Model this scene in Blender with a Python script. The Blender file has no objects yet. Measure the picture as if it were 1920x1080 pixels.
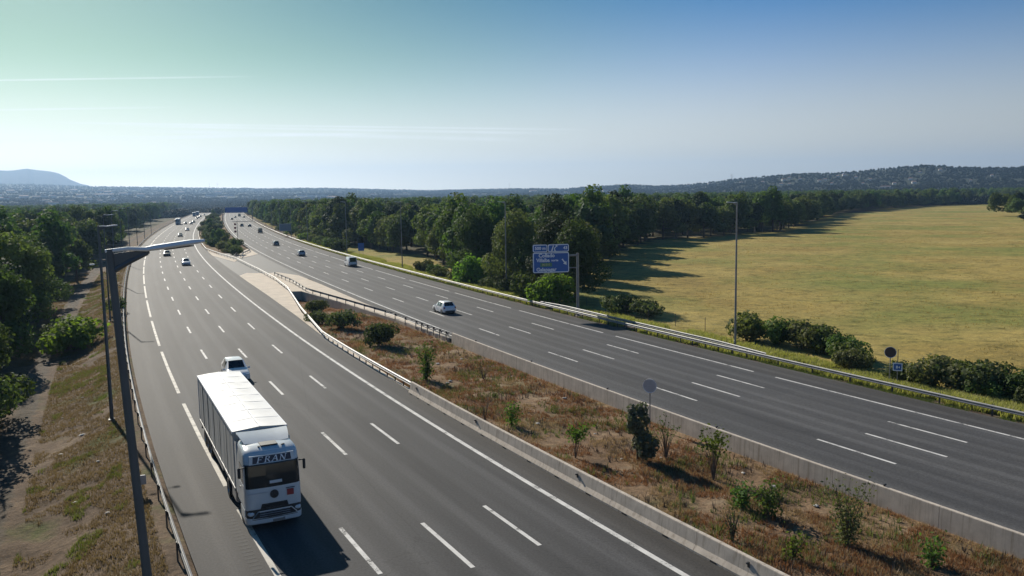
import bpy, math, random
import numpy as np
from mathutils import Vector, Matrix
rnd = random.Random(7)
rng = np.random.default_rng(11)
sc = bpy.context.scene
col = sc.collection

# ------------------------------------------------------------------ camera, sky, sun, exposure
FOC, PITCH, ROLL, CAMH = 1559.26, 0.111212, 0.016338, 14.8947
cp, sp, cr, sr = math.cos(PITCH), math.sin(PITCH), math.cos(ROLL), math.sin(ROLL)
AF = Vector((0, cp, -sp)); R0 = Vector((1, 0, 0)); D0 = Vector((0, -sp, -cp))
AR = R0 * cr + D0 * sr
AD = D0 * cr - R0 * sr
cam = bpy.data.cameras.new('camera'); camo = bpy.data.objects.new('camera', cam); col.objects.link(camo)
cam.sensor_width = 36; cam.lens = 36 * FOC / 1920; cam.clip_start = .5; cam.clip_end = 60000
camo.matrix_world = Matrix(((AR.x, -AD.x, -AF.x, 0), (AR.y, -AD.y, -AF.y, 0), (AR.z, -AD.z, -AF.z, CAMH), (0, 0, 0, 1)))
sc.camera = camo

SUN_EL, SUN_AZ = math.radians(29.5), math.radians(-33)          # azimuth from +Y, negative = left of the view
sund = Vector((math.sin(SUN_AZ) * math.cos(SUN_EL), math.cos(SUN_AZ) * math.cos(SUN_EL), math.sin(SUN_EL)))
w = bpy.data.worlds.new('World'); sc.world = w; w.use_nodes = True
_pd = lambda px, py: (lambda d: (math.atan2(d.x, d.y), math.atan2(d.z, math.hypot(d.x, d.y))))(AF + AR * ((px - 960) / FOC) + AD * ((py - 540) / FOC))
CONTRAILS = [(*_pd(-500, 158), *_pd(430, 144), .0016, .62), (*_pd(-500, 214), *_pd(260, 202), .0018, .62), (*_pd(100, 230), *_pd(1080, 243), .0020, .62), (*_pd(250, 236), *_pd(1020, 250), .0026, .62), (*_pd(-400, 272), *_pd(700, 250), .003, .62), (*_pd(300, 246), *_pd(960, 262), .004, .5)]
nt = w.node_tree; bg = nt.nodes['Background']
sky = nt.nodes.new('ShaderNodeTexSky'); sky.sky_type = 'NISHITA'; sky.sun_disc = False
sky.sun_elevation = SUN_EL; sky.sun_rotation = SUN_AZ
sky.altitude = 900; sky.air_density = .82; sky.dust_density = 1.2; sky.ozone_density = 2.0
def wn(kind, **kw):
    n = nt.nodes.new(kind)
    for k, v in kw.items(): setattr(n, k, v)
    return n
def wlink(a, b): nt.links.new(a, b)
tc = wn('ShaderNodeTexCoord'); dirv = tc.outputs['Generated']
sepd = wn('ShaderNodeSeparateXYZ'); wlink(dirv, sepd.inputs[0])
el_ = wn('ShaderNodeMapRange', interpolation_type='SMOOTHSTEP'); wlink(sepd.outputs[2], el_.inputs[0]); el_.inputs[1].default_value = 0; el_.inputs[2].default_value = .26; el_.inputs[3].default_value = .04; el_.inputs[4].default_value = 1.65
hs_ = wn('ShaderNodeHueSaturation'); wlink(sky.outputs[0], hs_.inputs['Color']); wlink(el_.outputs[0], hs_.inputs['Saturation'])
# green lens cast towards the sun, put into the sky colour as a tint
dt = wn('ShaderNodeVectorMath', operation='DOT_PRODUCT'); wlink(dirv, dt.inputs[0]); dt.inputs[1].default_value = sund
au = wn('ShaderNodeMapRange', interpolation_type='SMOOTHSTEP'); wlink(dt.outputs['Value'], au.inputs[0]); au.inputs[1].default_value = .62; au.inputs[2].default_value = .93
ae = wn('ShaderNodeMapRange', interpolation_type='SMOOTHSTEP'); wlink(sepd.outputs[2], ae.inputs[0]); ae.inputs[1].default_value = .01; ae.inputs[2].default_value = .17
ag = wn('ShaderNodeMath', operation='MULTIPLY'); wlink(au.outputs[0], ag.inputs[0]); wlink(ae.outputs[0], ag.inputs[1])
hb = wn('ShaderNodeMapRange', interpolation_type='SMOOTHSTEP'); wlink(sepd.outputs[2], hb.inputs[0]); hb.inputs[1].default_value = 0; hb.inputs[2].default_value = .22; hb.inputs[3].default_value = 1.22; hb.inputs[4].default_value = 1.0
hw = wn('ShaderNodeMix', data_type='RGBA', blend_type='MULTIPLY'); wlink(hs_.outputs[0], hw.inputs[6]); hw.inputs[7].default_value = (1.10, 1, .76, 1); hwm = wn('ShaderNodeMapRange', interpolation_type='SMOOTHSTEP'); wlink(sepd.outputs[2], hwm.inputs[0]); hwm.inputs[1].default_value = .16; hwm.inputs[2].default_value = 0; wlink(hwm.outputs[0], hw.inputs[0])
hm_ = wn('ShaderNodeVectorMath', operation='SCALE'); wlink(hw.outputs[2], hm_.inputs[0]); wlink(hb.outputs[0], hm_.inputs['Scale'])
tin = wn('ShaderNodeMix', data_type='RGBA', blend_type='MULTIPLY'); wlink(ag.outputs[0], tin.inputs[0]); wlink(hm_.outputs[0], tin.inputs[6]); tin.inputs[7].default_value = (.60, .77, .47, 1)
# thin contrails: great-circle lines given by two directions each
acc = None
for (a0, e0, a1, e1, wd, amp) in CONTRAILS:
    d0 = Vector((math.sin(a0) * math.cos(e0), math.cos(a0) * math.cos(e0), math.sin(e0))); d1 = Vector((math.sin(a1) * math.cos(e1), math.cos(a1) * math.cos(e1), math.sin(e1)))
    nn_ = d0.cross(d1).normalized(); md = (d0 + d1).normalized(); hl_ = d0.dot(md)
    q1 = wn('ShaderNodeVectorMath', operation='DOT_PRODUCT'); wlink(dirv, q1.inputs[0]); q1.inputs[1].default_value = nn_
    ab = wn('ShaderNodeMath', operation='ABSOLUTE'); wlink(q1.outputs['Value'], ab.inputs[0])
    m1 = wn('ShaderNodeMapRange', interpolation_type='SMOOTHSTEP'); wlink(ab.outputs[0], m1.inputs[0]); m1.inputs[1].default_value = 0; m1.inputs[2].default_value = wd; m1.inputs[3].default_value = amp; m1.inputs[4].default_value = 0
    q2 = wn('ShaderNodeVectorMath', operation='DOT_PRODUCT'); wlink(dirv, q2.inputs[0]); q2.inputs[1].default_value = md
    m2 = wn('ShaderNodeMapRange', interpolation_type='SMOOTHSTEP'); wlink(q2.outputs['Value'], m2.inputs[0]); m2.inputs[1].default_value = hl_ - .01; m2.inputs[2].default_value = hl_ + (1 - hl_) * .55
    mu = wn('ShaderNodeMath', operation='MULTIPLY'); wlink(m1.outputs[0], mu.inputs[0]); wlink(m2.outputs[0], mu.inputs[1])
    if acc is None: acc = mu.outputs[0]
    else:
        ad = wn('ShaderNodeMath', operation='ADD'); wlink(acc, ad.inputs[0]); wlink(mu.outputs[0], ad.inputs[1]); acc = ad.outputs[0]
cn = wn('ShaderNodeTexNoise'); wlink(dirv, cn.inputs['Vector']); cn.inputs['Scale'].default_value = 18; cn.inputs['Detail'].default_value = 5
cm = wn('ShaderNodeMath', operation='MULTIPLY'); wlink(acc, cm.inputs[0]); wlink(cn.outputs['Fac'], cm.inputs[1])
cl_ = wn('ShaderNodeMix', data_type='RGBA', blend_type='MIX'); wlink(cm.outputs[0], cl_.inputs[0]); wlink(tin.outputs[2], cl_.inputs[6]); cl_.inputs[7].default_value = (15, 15, 15, 1)
wlink(cl_.outputs[2], bg.inputs[0]); bg.inputs[1].default_value = .061
SKYNODE = sky
sl = bpy.data.lights.new('sun', 'SUN'); sl.energy = 4.6; sl.angle = math.radians(.53); sl.color = (1, .93, .82)
so = bpy.data.objects.new('sun', sl); col.objects.link(so)
so.rotation_euler = (-sund).to_track_quat('-Z', 'Y').to_euler()
so.location = (0, 0, 60)
sc.view_settings.view_transform = 'Standard'; sc.view_settings.look = 'None'
sc.view_settings.exposure = 0.38; sc.view_settings.gamma = 1; sc.view_settings.use_curve_mapping = False
sc.cycles.max_bounces = 6; sc.cycles.diffuse_bounces = 2; sc.cycles.glossy_bounces = 2
sc.cycles.transmission_bounces = 3; sc.cycles.transparent_max_bounces = 6; sc.cycles.volume_bounces = 0
sc.cycles.sample_clamp_indirect = 4

# ------------------------------------------------------------------ helpers
def tag(o, label=None, cat=None, group=None, kind=None):
    if label: o['label'] = label
    if cat: o['category'] = cat
    if group: o['group'] = group
    if kind: o['kind'] = kind
    return o

def empty(name, loc=(0, 0, 0), rz=0, label=None, cat=None, group=None):
    o = bpy.data.objects.new(name, None); col.objects.link(o)
    o.location = loc; o.rotation_euler = (0, 0, rz); o.empty_display_size = .2
    return tag(o, label, cat, group)

class MB:
    def __init__(s): s.v = []; s.f = []; s.uv = None
    def add(s, vs, fs):
        b = len(s.v); s.v += [tuple(p) for p in vs]; s.f += [tuple(i + b for i in f) for f in fs]; return s
    def box(s, c, d, rz=0, ch=0, ry=0, rx=0):
        x, y, z = d[0] / 2, d[1] / 2, d[2] / 2
        M = Matrix.Translation(c) @ Matrix.Rotation(rz, 4, 'Z') @ Matrix.Rotation(ry, 4, 'Y') @ Matrix.Rotation(rx, 4, 'X')
        if ch <= 0:
            P = [(-x, -y, -z), (x, -y, -z), (x, y, -z), (-x, y, -z), (-x, -y, z), (x, -y, z), (x, y, z), (-x, y, z)]
            F = [(0, 3, 2, 1), (4, 5, 6, 7), (0, 1, 5, 4), (1, 2, 6, 5), (2, 3, 7, 6), (3, 0, 4, 7)]
        else:
            c_ = min(ch, x * .9, y * .9, z * .9); P = []; F = []
            def ring(zz, i):
                a, b = x - i, y - i; k = c_
                return [(-a + k, -b, zz), (a - k, -b, zz), (a, -b + k, zz), (a, b - k, zz), (a - k, b, zz), (-a + k, b, zz), (-a, b - k, zz), (-a, -b + k, zz)]
            for zz, i in ((-z, c_ * .7), (-z + c_, 0), (z - c_, 0), (z, c_ * .7)): P += ring(zz, i)
            for r in range(3):
                for k in range(8): F.append((r * 8 + k, r * 8 + (k + 1) % 8, r * 8 + 8 + (k + 1) % 8, r * 8 + 8 + k))
            F.append(tuple(range(7, -1, -1))); F.append(tuple(range(24, 32)))
        return s.add([M @ Vector(p) for p in P], F)
    def tube(s, a, b, r0, r1=None, n=8, cap=True):
        if r1 is None: r1 = r0
        a, b = Vector(a), Vector(b); d = (b - a)
        if d.length < 1e-6: return s
        d.normalize(); u = d.orthogonal().normalized(); v = d.cross(u)
        P = [];
        for c, r in ((a, r0), (b, r1)):
            for k in range(n):
                t = 2 * math.pi * k / n; P.append(c + (u * math.cos(t) + v * math.sin(t)) * r)
        F = [(k, (k + 1) % n, n + (k + 1) % n, n + k) for k in range(n)]
        if cap: F += [tuple(range(n - 1, -1, -1)), tuple(range(n, 2 * n))]
        return s.add(P, F)
    def path(s, pts, rs, n=6):
        for i in range(len(pts) - 1): s.tube(pts[i], pts[i + 1], rs[i], rs[i + 1], n, cap=(i in (0, len(pts) - 2)))
        return s
    def prism(s, poly, z0, z1):                         # poly: list of (x,y), counter-clockwise; z scalars or callables
        n = len(poly); f0 = z0 if callable(z0) else (lambda x, y: z0); f1 = z1 if callable(z1) else (lambda x, y: z1)
        P = [(x, y, f0(x, y)) for x, y in poly] + [(x, y, f1(x, y)) for x, y in poly]
        F = [tuple(range(n - 1, -1, -1)), tuple(range(n, 2 * n))] + [(k, (k + 1) % n, n + (k + 1) % n, n + k) for k in range(n)]
        return s.add(P, F)
    def lathe(s, prof, axis='y', n=20, c=(0, 0, 0)):     # prof: (r, h)
        P = []; F = []; m = len(prof)
        for k in range(n):
            t = 2 * math.pi * k / n
            for r, h in prof:
                p = (r * math.cos(t), h, r * math.sin(t)) if axis == 'y' else ((h, r * math.cos(t), r * math.sin(t)) if axis == 'x' else (r * math.cos(t), r * math.sin(t), h))
                P.append((p[0] + c[0], p[1] + c[1], p[2] + c[2]))
        for k in range(n):
            for i in range(m - 1):
                F.append((k * m + i, k * m + i + 1, ((k + 1) % n) * m + i + 1, ((k + 1) % n) * m + i))
        return s.add(P, F)
    def loft(s, rings, closed=True, cap=True):
        n = len(rings[0]); P = [p for r in rings for p in r]; F = []
        for i in range(len(rings) - 1):
            for k in range(n if closed else n - 1):
                F.append((i * n + k, i * n + (k + 1) % n, (i + 1) * n + (k + 1) % n, (i + 1) * n + k))
        if cap and closed: F += [tuple(range(n - 1, -1, -1)), tuple((len(rings) - 1) * n + k for k in range(n))]
        return s.add(P, F)
    def mesh(s, name, m, smooth=False):
        me = bpy.data.meshes.new(name); me.from_pydata(s.v, [], s.f); me.update()
        if m: me.materials.append(m)
        if smooth:
            me.polygons.foreach_set('use_smooth', [True] * len(me.polygons))
            try: me.set_sharp_from_angle(angle=math.radians(38))
            except Exception: pass
        return me
    def build(s, name, m, parent=None, smooth=False, loc=None, rz=None, kind=None):
        return mobj(name, s.mesh(name, m, smooth), parent, loc, rz, kind)

def mobj(name, me, parent=None, loc=None, rz=None, kind=None):
    o = bpy.data.objects.new(name, me); col.objects.link(o)
    if parent: o.parent = parent
    if loc is not None: o.location = loc
    if rz is not None: o.rotation_euler = (0, 0, rz)
    if kind: o['kind'] = kind
    return o

def npmesh(name, V, F, m, uv=None, smooth=False, mi=None, mats=None):       # fast mesh from numpy, F: (n,3) or (n,4)
    me = bpy.data.meshes.new(name); V = np.asarray(V, np.float32); F = np.asarray(F, np.int32); k = F.shape[1]
    me.vertices.add(len(V)); me.vertices.foreach_set('co', V.ravel())
    me.loops.add(F.size); me.loops.foreach_set('vertex_index', F.ravel())
    me.polygons.add(len(F)); me.polygons.foreach_set('loop_start', np.arange(0, F.size, k, dtype=np.int32))
    try: me.polygons.foreach_set('loop_total', np.full(len(F), k, np.int32))
    except Exception: pass
    if smooth: me.polygons.foreach_set('use_smooth', np.ones(len(F), bool))
    if uv is not None:
        l = me.uv_layers.new(name='UVMap'); l.data.foreach_set('uv', np.asarray(uv, np.float32)[F.ravel()].ravel())
    for q in (mats or [m]): me.materials.append(q)
    if mi is not None: me.polygons.foreach_set('material_index', np.asarray(mi, np.int32))
    me.update(); me.validate(); return me

def copy_tree(o, parent=None):
    c = o.copy(); col.objects.link(c)
    if parent: c.parent = parent
    for ch in o.children: copy_tree(ch, c)
    return c

# ------------------------------------------------------------------ materials
def newmat(name):
    m = bpy.data.materials.new(name); m.use_nodes = True
    return m, m.node_tree, m.node_tree.nodes['Principled BSDF']
def nd(t, kind, **kw):
    n = t.nodes.new(kind)
    for k, v in kw.items():
        if k.startswith('i_'): n.inputs[k[2:].replace('_', ' ')].default_value = v
        else: setattr(n, k, v)
    return n
def ramp(t, src, stops):
    r = t.nodes.new('ShaderNodeValToRGB'); e = r.color_ramp.elements
    while len(e) < len(stops): e.new(.5)
    for k, (p, c) in enumerate(stops): e[k].position = p; e[k].color = (*c, 1) if len(c) == 3 else c
    t.links.new(src, r.inputs[0]); return r
def coords(t, obj):
    if obj: return t.nodes.new('ShaderNodeTexCoord').outputs['Object']
    return t.nodes.new('ShaderNodeNewGeometry').outputs['Position']
def noise(t, co, scale, detail=4, rough=.55, stretch=None):
    if stretch:
        mp = t.nodes.new('ShaderNodeMapping'); mp.inputs['Scale'].default_value = stretch; t.links.new(co, mp.inputs[0]); co = mp.outputs[0]
    n = t.nodes.new('ShaderNodeTexNoise'); n.inputs['Scale'].default_value = scale; n.inputs['Detail'].default_value = detail; n.inputs['Roughness'].default_value = rough
    t.links.new(co, n.inputs['Vector']); return n.outputs['Fac']
def mix(t, a, b, f, mode='MIX'):
    m = t.nodes.new('ShaderNodeMix'); m.data_type = 'RGBA'; m.blend_type = mode
    for sck, val in ((m.inputs[0], f), (m.inputs[6], a), (m.inputs[7], b)):
        if isinstance(val, (int, float)): sck.default_value = val
        elif isinstance(val, tuple): sck.default_value = (*val, 1) if len(val) == 3 else val
        else: t.links.new(val, sck)
    return m.outputs[2]
def bump(t, b, h, strength=.3, dist=.05):
    n = t.nodes.new('ShaderNodeBump'); n.inputs['Strength'].default_value = strength; n.inputs['Distance'].default_value = dist
    t.links.new(h, n.inputs['Height']); t.links.new(n.outputs[0], b.inputs['Normal'])
def pm(name, c1, c2=None, scale=3, rough=.6, metal=0, obj=True, bmp=0, detail=4, lo=.35, hi=.65, spec=.5, stretch=None, coat=0):
    m, t, b = newmat(name); b.inputs['Roughness'].default_value = rough; b.inputs['Metallic'].default_value = metal
    b.inputs['Specular IOR Level'].default_value = spec; b.inputs['Coat Weight'].default_value = coat
    if c2 is None: c2 = tuple(x * .85 for x in c1)
    f = noise(t, coords(t, obj), scale, detail, stretch=stretch)
    r = ramp(t, f, [(lo, c1), (hi, c2)]); t.links.new(r.outputs[0], b.inputs['Base Color'])
    if bmp: bump(t, b, f, bmp, .02)
    return m

def asphalt(name, lane_lo, lane_hi, tone):
    m, t, b = newmat(name); b.inputs['Roughness'].default_value = .78; b.inputs['Specular IOR Level'].default_value = .22
    uv = t.nodes.new('ShaderNodeUVMap').outputs[0]; pos = coords(t, False)
    sep = nd(t, 'ShaderNodeSeparateXYZ'); t.links.new(uv, sep.inputs[0])
    grain = noise(t, pos, 9, 3, .7); grain2 = noise(t, pos, 45, 2, .7)
    base = ramp(t, grain, [(.3, tuple(x * .74 for x in tone)), (.7, tuple(x * 1.3 for x in tone))]).outputs[0]
    g2 = ramp(t, grain2, [(.3, (.80,) * 3), (.7, (1.2,) * 3)]).outputs[0]
    c = mix(t, base, g2, 1.0, 'MULTIPLY')
    patch = noise(t, uv, .25, 4, .6, stretch=(1.6, .10, 1)); pr = ramp(t, patch, [(.32, (.78,) * 3), (.68, (1.2,) * 3)]).outputs[0]
    c = mix(t, c, pr, 1.0, 'MULTIPLY')
    # wheel tracks, polished lighter, inside the running lanes
    mm = nd(t, 'ShaderNodeMath', operation='MULTIPLY'); t.links.new(sep.outputs[0], mm.inputs[0]); mm.inputs[1].default_value = 2 * math.pi / 1.74
    sn = nd(t, 'ShaderNodeMath', operation='SINE'); t.links.new(mm.outputs[0], sn.inputs[0])
    wob = noise(t, uv, .5, 3, .6, stretch=(1, .05, 1))
    m2 = nd(t, 'ShaderNodeMath', operation='MULTIPLY'); t.links.new(sn.outputs[0], m2.inputs[0]); t.links.new(wob, m2.inputs[1])
    tr = ramp(t, m2.outputs[0], [(0.0, (.96,) * 3), (.45, (1.26,) * 3)]).outputs[0]
    c = mix(t, c, tr, 1.0, 'MULTIPLY')
    # shoulder outside the lanes: older, browner asphalt
    for edge, gt in ((lane_lo, 'LESS_THAN'), (lane_hi, 'GREATER_THAN')):
        q = nd(t, 'ShaderNodeMath', operation=gt); t.links.new(sep.outputs[0], q.inputs[0]); q.inputs[1].default_value = edge
        c = mix(t, c, mix(t, c, (.88, .85, .81), 1.0, 'MULTIPLY'), q.outputs[0])
    # oil-darkened middle of each lane, broad and uneven, and bitumen patches with straight edges
    ol = noise(t, uv, .8, 5, .65, stretch=(.8, .035, 1)); c = mix(t, c, ramp(t, ol, [(.36, (.80, .80, .81)), (.5, (1,) * 3), (.72, (1.1, 1.09, 1.07))]).outputs[0], .9, 'MULTIPLY')
    bk = nd(t, 'ShaderNodeTexBrick', offset=.37); mpb = t.nodes.new('ShaderNodeMapping'); t.links.new(uv, mpb.inputs[0]); mpb.inputs['Location'].default_value = (1.3, 7, 0)
    t.links.new(mpb.outputs[0], bk.inputs['Vector']); bk.inputs['Color1'].default_value = (.90, .90, .91, 1); bk.inputs['Color2'].default_value = (1.07, 1.06, 1.05, 1); bk.inputs['Mortar'].default_value = (.80, .80, .80, 1)
    bk.inputs['Scale'].default_value = 1; bk.inputs['Mortar Size'].default_value = .012; bk.inputs['Brick Width'].default_value = 6.9; bk.inputs['Row Height'].default_value = 38.0
    c = mix(t, c, bk.outputs['Color'], .75, 'MULTIPLY')
    # cracks and sealed joints
    vor = nd(t, 'ShaderNodeTexVoronoi', feature='DISTANCE_TO_EDGE'); mpv = t.nodes.new('ShaderNodeMapping'); mpv.inputs['Scale'].default_value = (.16, .035, 1)
    dn = noise(t, pos, .6, 4, .6)
    add = nd(t, 'ShaderNodeVectorMath', operation='ADD'); t.links.new(uv, add.inputs[0]); t.links.new(dn, add.inputs[1])
    t.links.new(add.outputs[0], mpv.inputs[0]); t.links.new(mpv.outputs[0], vor.inputs['Vector']); vor.inputs['Scale'].default_value = 1
    cr_ = ramp(t, vor.outputs['Distance'], [(0.0, (.72,) * 3), (.006, (1.0,) * 3)]).outputs[0]
    c = mix(t, c, cr_, 1.0, 'MULTIPLY')
    t.links.new(c, b.inputs['Base Color']); bump(t, b, grain2, .35, .01)
    return m

def groundmat(name, stops, sc1, sc2, patchcol=None, psc=.05, plo=.55, phi=.7, bmp=.6, streak=None):
    m, t, b = newmat(name); b.inputs['Roughness'].default_value = .95; b.inputs['Specular IOR Level'].default_value = .15
    pos = coords(t, False)
    a = noise(t, pos, sc1, 6, .62); f = noise(t, pos, sc2, 5, .7, stretch=streak)
    c = ramp(t, a, stops).outputs[0]
    v = ramp(t, f, [(.25, (.62,) * 3), (.5, (1.0,) * 3), (.78, (1.35, 1.3, 1.2))]).outputs[0]
    c = mix(t, c, v, 1.0, 'MULTIPLY')
    if patchcol:
        p = noise(t, pos, psc, 5, .6); pr = ramp(t, p, [(plo, (0,) * 3), (phi, (1,) * 3)]).outputs[0]
        c = mix(t, c, mix(t, patchcol, v, 1.0, 'MULTIPLY'), pr)
    t.links.new(c, b.inputs['Base Color']); bump(t, b, f, bmp, .15)
    return m

def leafmat(name, c1, c2, trans=.3, rscale=.5, hue=.03, tint=(1.3, 1.45, .6)):
    m, t, b = newmat(name); out = t.nodes['Material Output']
    pos = coords(t, False); f = noise(t, pos, rscale, 4, .7)
    c = ramp(t, f, [(.3, c1), (.7, c2)]).outputs[0]
    oi = t.nodes.new('ShaderNodeObjectInfo')
    hs = t.nodes.new('ShaderNodeHueSaturation'); t.links.new(c, hs.inputs['Color'])
    mr = nd(t, 'ShaderNodeMapRange'); t.links.new(oi.outputs['Random'], mr.inputs[0]); mr.inputs[3].default_value = .5 - hue; mr.inputs[4].default_value = .5 + hue
    t.links.new(mr.outputs[0], hs.inputs['Hue'])
    mv = nd(t, 'ShaderNodeMapRange'); wn = nd(t, 'ShaderNodeTexWhiteNoise', noise_dimensions='1D'); t.links.new(oi.outputs['Random'], wn.inputs['W'])
    t.links.new(wn.outputs[0], mv.inputs[0]); mv.inputs[3].default_value = .7; mv.inputs[4].default_value = 1.35
    t.links.new(mv.outputs[0], hs.inputs['Value'])
    t.links.new(hs.outputs[0], b.inputs['Base Color']); b.inputs['Roughness'].default_value = .75; b.inputs['Specular IOR Level'].default_value = .12
    tl = t.nodes.new('ShaderNodeBsdfTranslucent'); tc = mix(t, hs.outputs[0], tint, 1.0, 'MULTIPLY'); t.links.new(tc, tl.inputs[0])
    ms = t.nodes.new('ShaderNodeMixShader'); ms.inputs[0].default_value = trans
    t.links.new(b.outputs[0], ms.inputs[1]); t.links.new(tl.outputs[0], ms.inputs[2]); t.links.new(ms.outputs[0], out.inputs[0])
    return m

def concrete(name, c, streaks=True, scale=1.2):
    m, t, b = newmat(name); b.inputs['Roughness'].default_value = .85; b.inputs['Specular IOR Level'].default_value = .25
    pos = coords(t, False); f = noise(t, pos, scale, 6, .65)
    cc = ramp(t, f, [(.3, tuple(x * .8 for x in c)), (.7, tuple(x * 1.12 for x in c))]).outputs[0]
    if streaks:
        s = noise(t, pos, 2.2, 4, .7, stretch=(2.4, 2.4, .06)); sr_ = ramp(t, s, [(.33, (.62, .59, .55)), (.5, (1,) * 3)]).outputs[0]
        cc = mix(t, cc, sr_, .8, 'MULTIPLY')
    g = noise(t, pos, 30, 2, .7)
    t.links.new(cc, b.inputs['Base Color']); bump(t, b, g, .3, .01)
    return m

M = {}
M['asphL'] = asphalt('asphalt_left', -14.0, .3, (.061, .060, .060))
M['asphR'] = asphalt('asphalt_right', -.3, 14.9, (.074, .073, .073))
M['asphX'] = pm('asphalt_crossover', (.046, .044, .042), (.060, .057, .053), .7, .7, obj=False, bmp=.2)
def roadpaint(name, c):
    m, t, b = newmat(name); b.inputs['Roughness'].default_value = .65; b.inputs['Specular IOR Level'].default_value = .2; pos = coords(t, False)
    a = noise(t, pos, 1.1, 4, .6); f = noise(t, pos, 13, 4, .75); cc = ramp(t, a, [(.3, tuple(x * .72 for x in c)), (.65, c)]).outputs[0]
    wr = nd(t, 'ShaderNodeMath', operation='MULTIPLY'); t.links.new(a, wr.inputs[0]); t.links.new(f, wr.inputs[1])
    cc = mix(t, cc, (.09, .087, .083), ramp(t, wr.outputs[0], [(.15, (1,) * 3), (.20, (0,) * 3)]).outputs[0]); t.links.new(cc, b.inputs['Base Color']); return m
M['paint'] = roadpaint('road_paint', (.72, .70, .66))
M['paintw'] = roadpaint('road_paint_worn', (.62, .58, .50))
M['rumble'] = pm('rumble_groove', (.012, .012, .012), None, 3, .8, obj=False)
M['slab'] = concrete('slab_concrete', (.66, .56, .44), False, .5)
M['conc'] = concrete('barrier_concrete', (.56, .49, .41))
M['galv'] = pm('galvanised_steel', (.36, .355, .345), (.28, .28, .28), 1.5, .6, .35, obj=False, spec=.5)
M['post'] = pm('weathered_post_steel', (.10, .10, .10), (.07, .068, .066), 2, .6, .4, obj=False)
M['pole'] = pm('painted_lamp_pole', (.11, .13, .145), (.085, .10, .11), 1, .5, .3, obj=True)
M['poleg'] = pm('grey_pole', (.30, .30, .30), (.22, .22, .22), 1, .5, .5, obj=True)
M['lampw'] = pm('lamp_white', (.86, .88, .88), (.8, .82, .82), 4, .35, 0, obj=True)
M['signb'] = pm('sign_blue', (.02, .115, .42), (.024, .125, .46), 2, .4, obj=True)
M['signw'] = pm('sign_white', (.92, .93, .95), (.86, .87, .90), 3, .45, obj=True)
M['signg'] = pm('sign_green', (.10, .26, .16), (.08, .22, .14), 3, .45, obj=True)
M['signy'] = pm('sign_yellow_text', (.55, .58, .25), None, 3, .5, obj=True)
M['signback'] = pm('sign_back_grey', (.52, .53, .55), (.44, .45, .47), 3, .5, .2, obj=True)
M['signred'] = pm('sign_dark_red', (.10, .055, .05), (.075, .05, .05), 6, .6, obj=True)
M['red'] = pm('signal_red', (.30, .02, .015), None, 3, .5, obj=True)
M['black'] = pm('black_rubber', (.02, .02, .02), (.028, .027, .026), 5, .8, obj=True)
M['dark'] = pm('dark_plastic', (.035, .036, .038), None, 6, .5, obj=True)
M['chrome'] = pm('alloy', (.55, .56, .58), (.45, .46, .48), 4, .3, .8, obj=True)
def glass(name, c):
    m, t, b = newmat(name); f = noise(t, coords(t, True), .8, 2)
    r = ramp(t, f, [(.3, c), (.7, tuple(x * 1.4 for x in c))]); t.links.new(r.outputs[0], b.inputs['Base Color'])
    b.inputs['Roughness'].default_value = .06; b.inputs['Specular IOR Level'].default_value = .6; return m
M['glass'] = glass('car_glass', (.012, .016, .018))
M['wscreen'] = glass('truck_windscreen_glass', (.013, .02, .022))
M['headl'] = glass('headlight_glass', (.55, .58, .6))
M['taill'] = glass('tail_light_red', (.28, .015, .012))
def paint(name, c): return pm(name, c, tuple(x * .94 for x in c), 3, .32, 0, obj=True, coat=.6)
M['pwhite'] = paint('white_car_paint', (.80, .81, .82)); M['psilver'] = paint('silver_car_paint', (.45, .46, .48))
M['pdark'] = paint('dark_car_paint', (.02, .022, .026)); M['pgrey'] = paint('grey_car_paint', (.12, .13, .14))
M['pblue'] = paint('blue_car_paint', (.03, .05, .12)); M['pred'] = paint('red_car_paint', (.25, .02, .02))
M['tarp'] = pm('white_trailer_tarpaulin', (.78, .78, .76), (.68, .68, .66), .9, .55, obj=True, lo=.3, hi=.7, bmp=.15)
M['cabw'] = pm('white_cab_paint', (.64, .68, .70), (.60, .64, .66), 2, .3, obj=True, coat=.5)
M['curtain'] = pm('grey_trailer_curtain', (.68, .66, .61), (.52, .505, .47), 1.5, .6, obj=True, stretch=(1, 1, .25), bmp=.2)
M['bark'] = pm('bark', (.07, .055, .042), (.11, .09, .07), 6, .9, obj=True, bmp=.5, stretch=(1, 1, .2))
M['stem'] = pm('dry_stem', (.13, .095, .065), (.20, .15, .105), 4, .9, obj=True)
M['leafA'] = leafmat('oak_leaves', (.066, .092, .030), (.145, .172, .070))
M['leafB'] = leafmat('ash_leaves', (.062, .102, .030), (.130, .185, .060))
M['leafC'] = leafmat('pine_needles', (.040, .062, .028), (.075, .100, .045), .2)
M['leafD'] = leafmat('bright_shrub_leaves', (.10, .165, .028), (.16, .235, .05), .45, 2)
M['leafG'] = leafmat('weed_leaves', (.085, .125, .032), (.135, .18, .05), .4, 2)
M['leafE'] = leafmat('dusty_shrub_leaves', (.08, .095, .045), (.13, .145, .07), .3, 2)
M['leafF'] = leafmat('far_tree_leaves', (.036, .046, .026), (.056, .068, .036), .06, .02, .012)
M['stone'] = pm('pale_stone', (.55, .52, .47), (.42, .40, .36), 5, .8, obj=True, bmp=.3)
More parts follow.
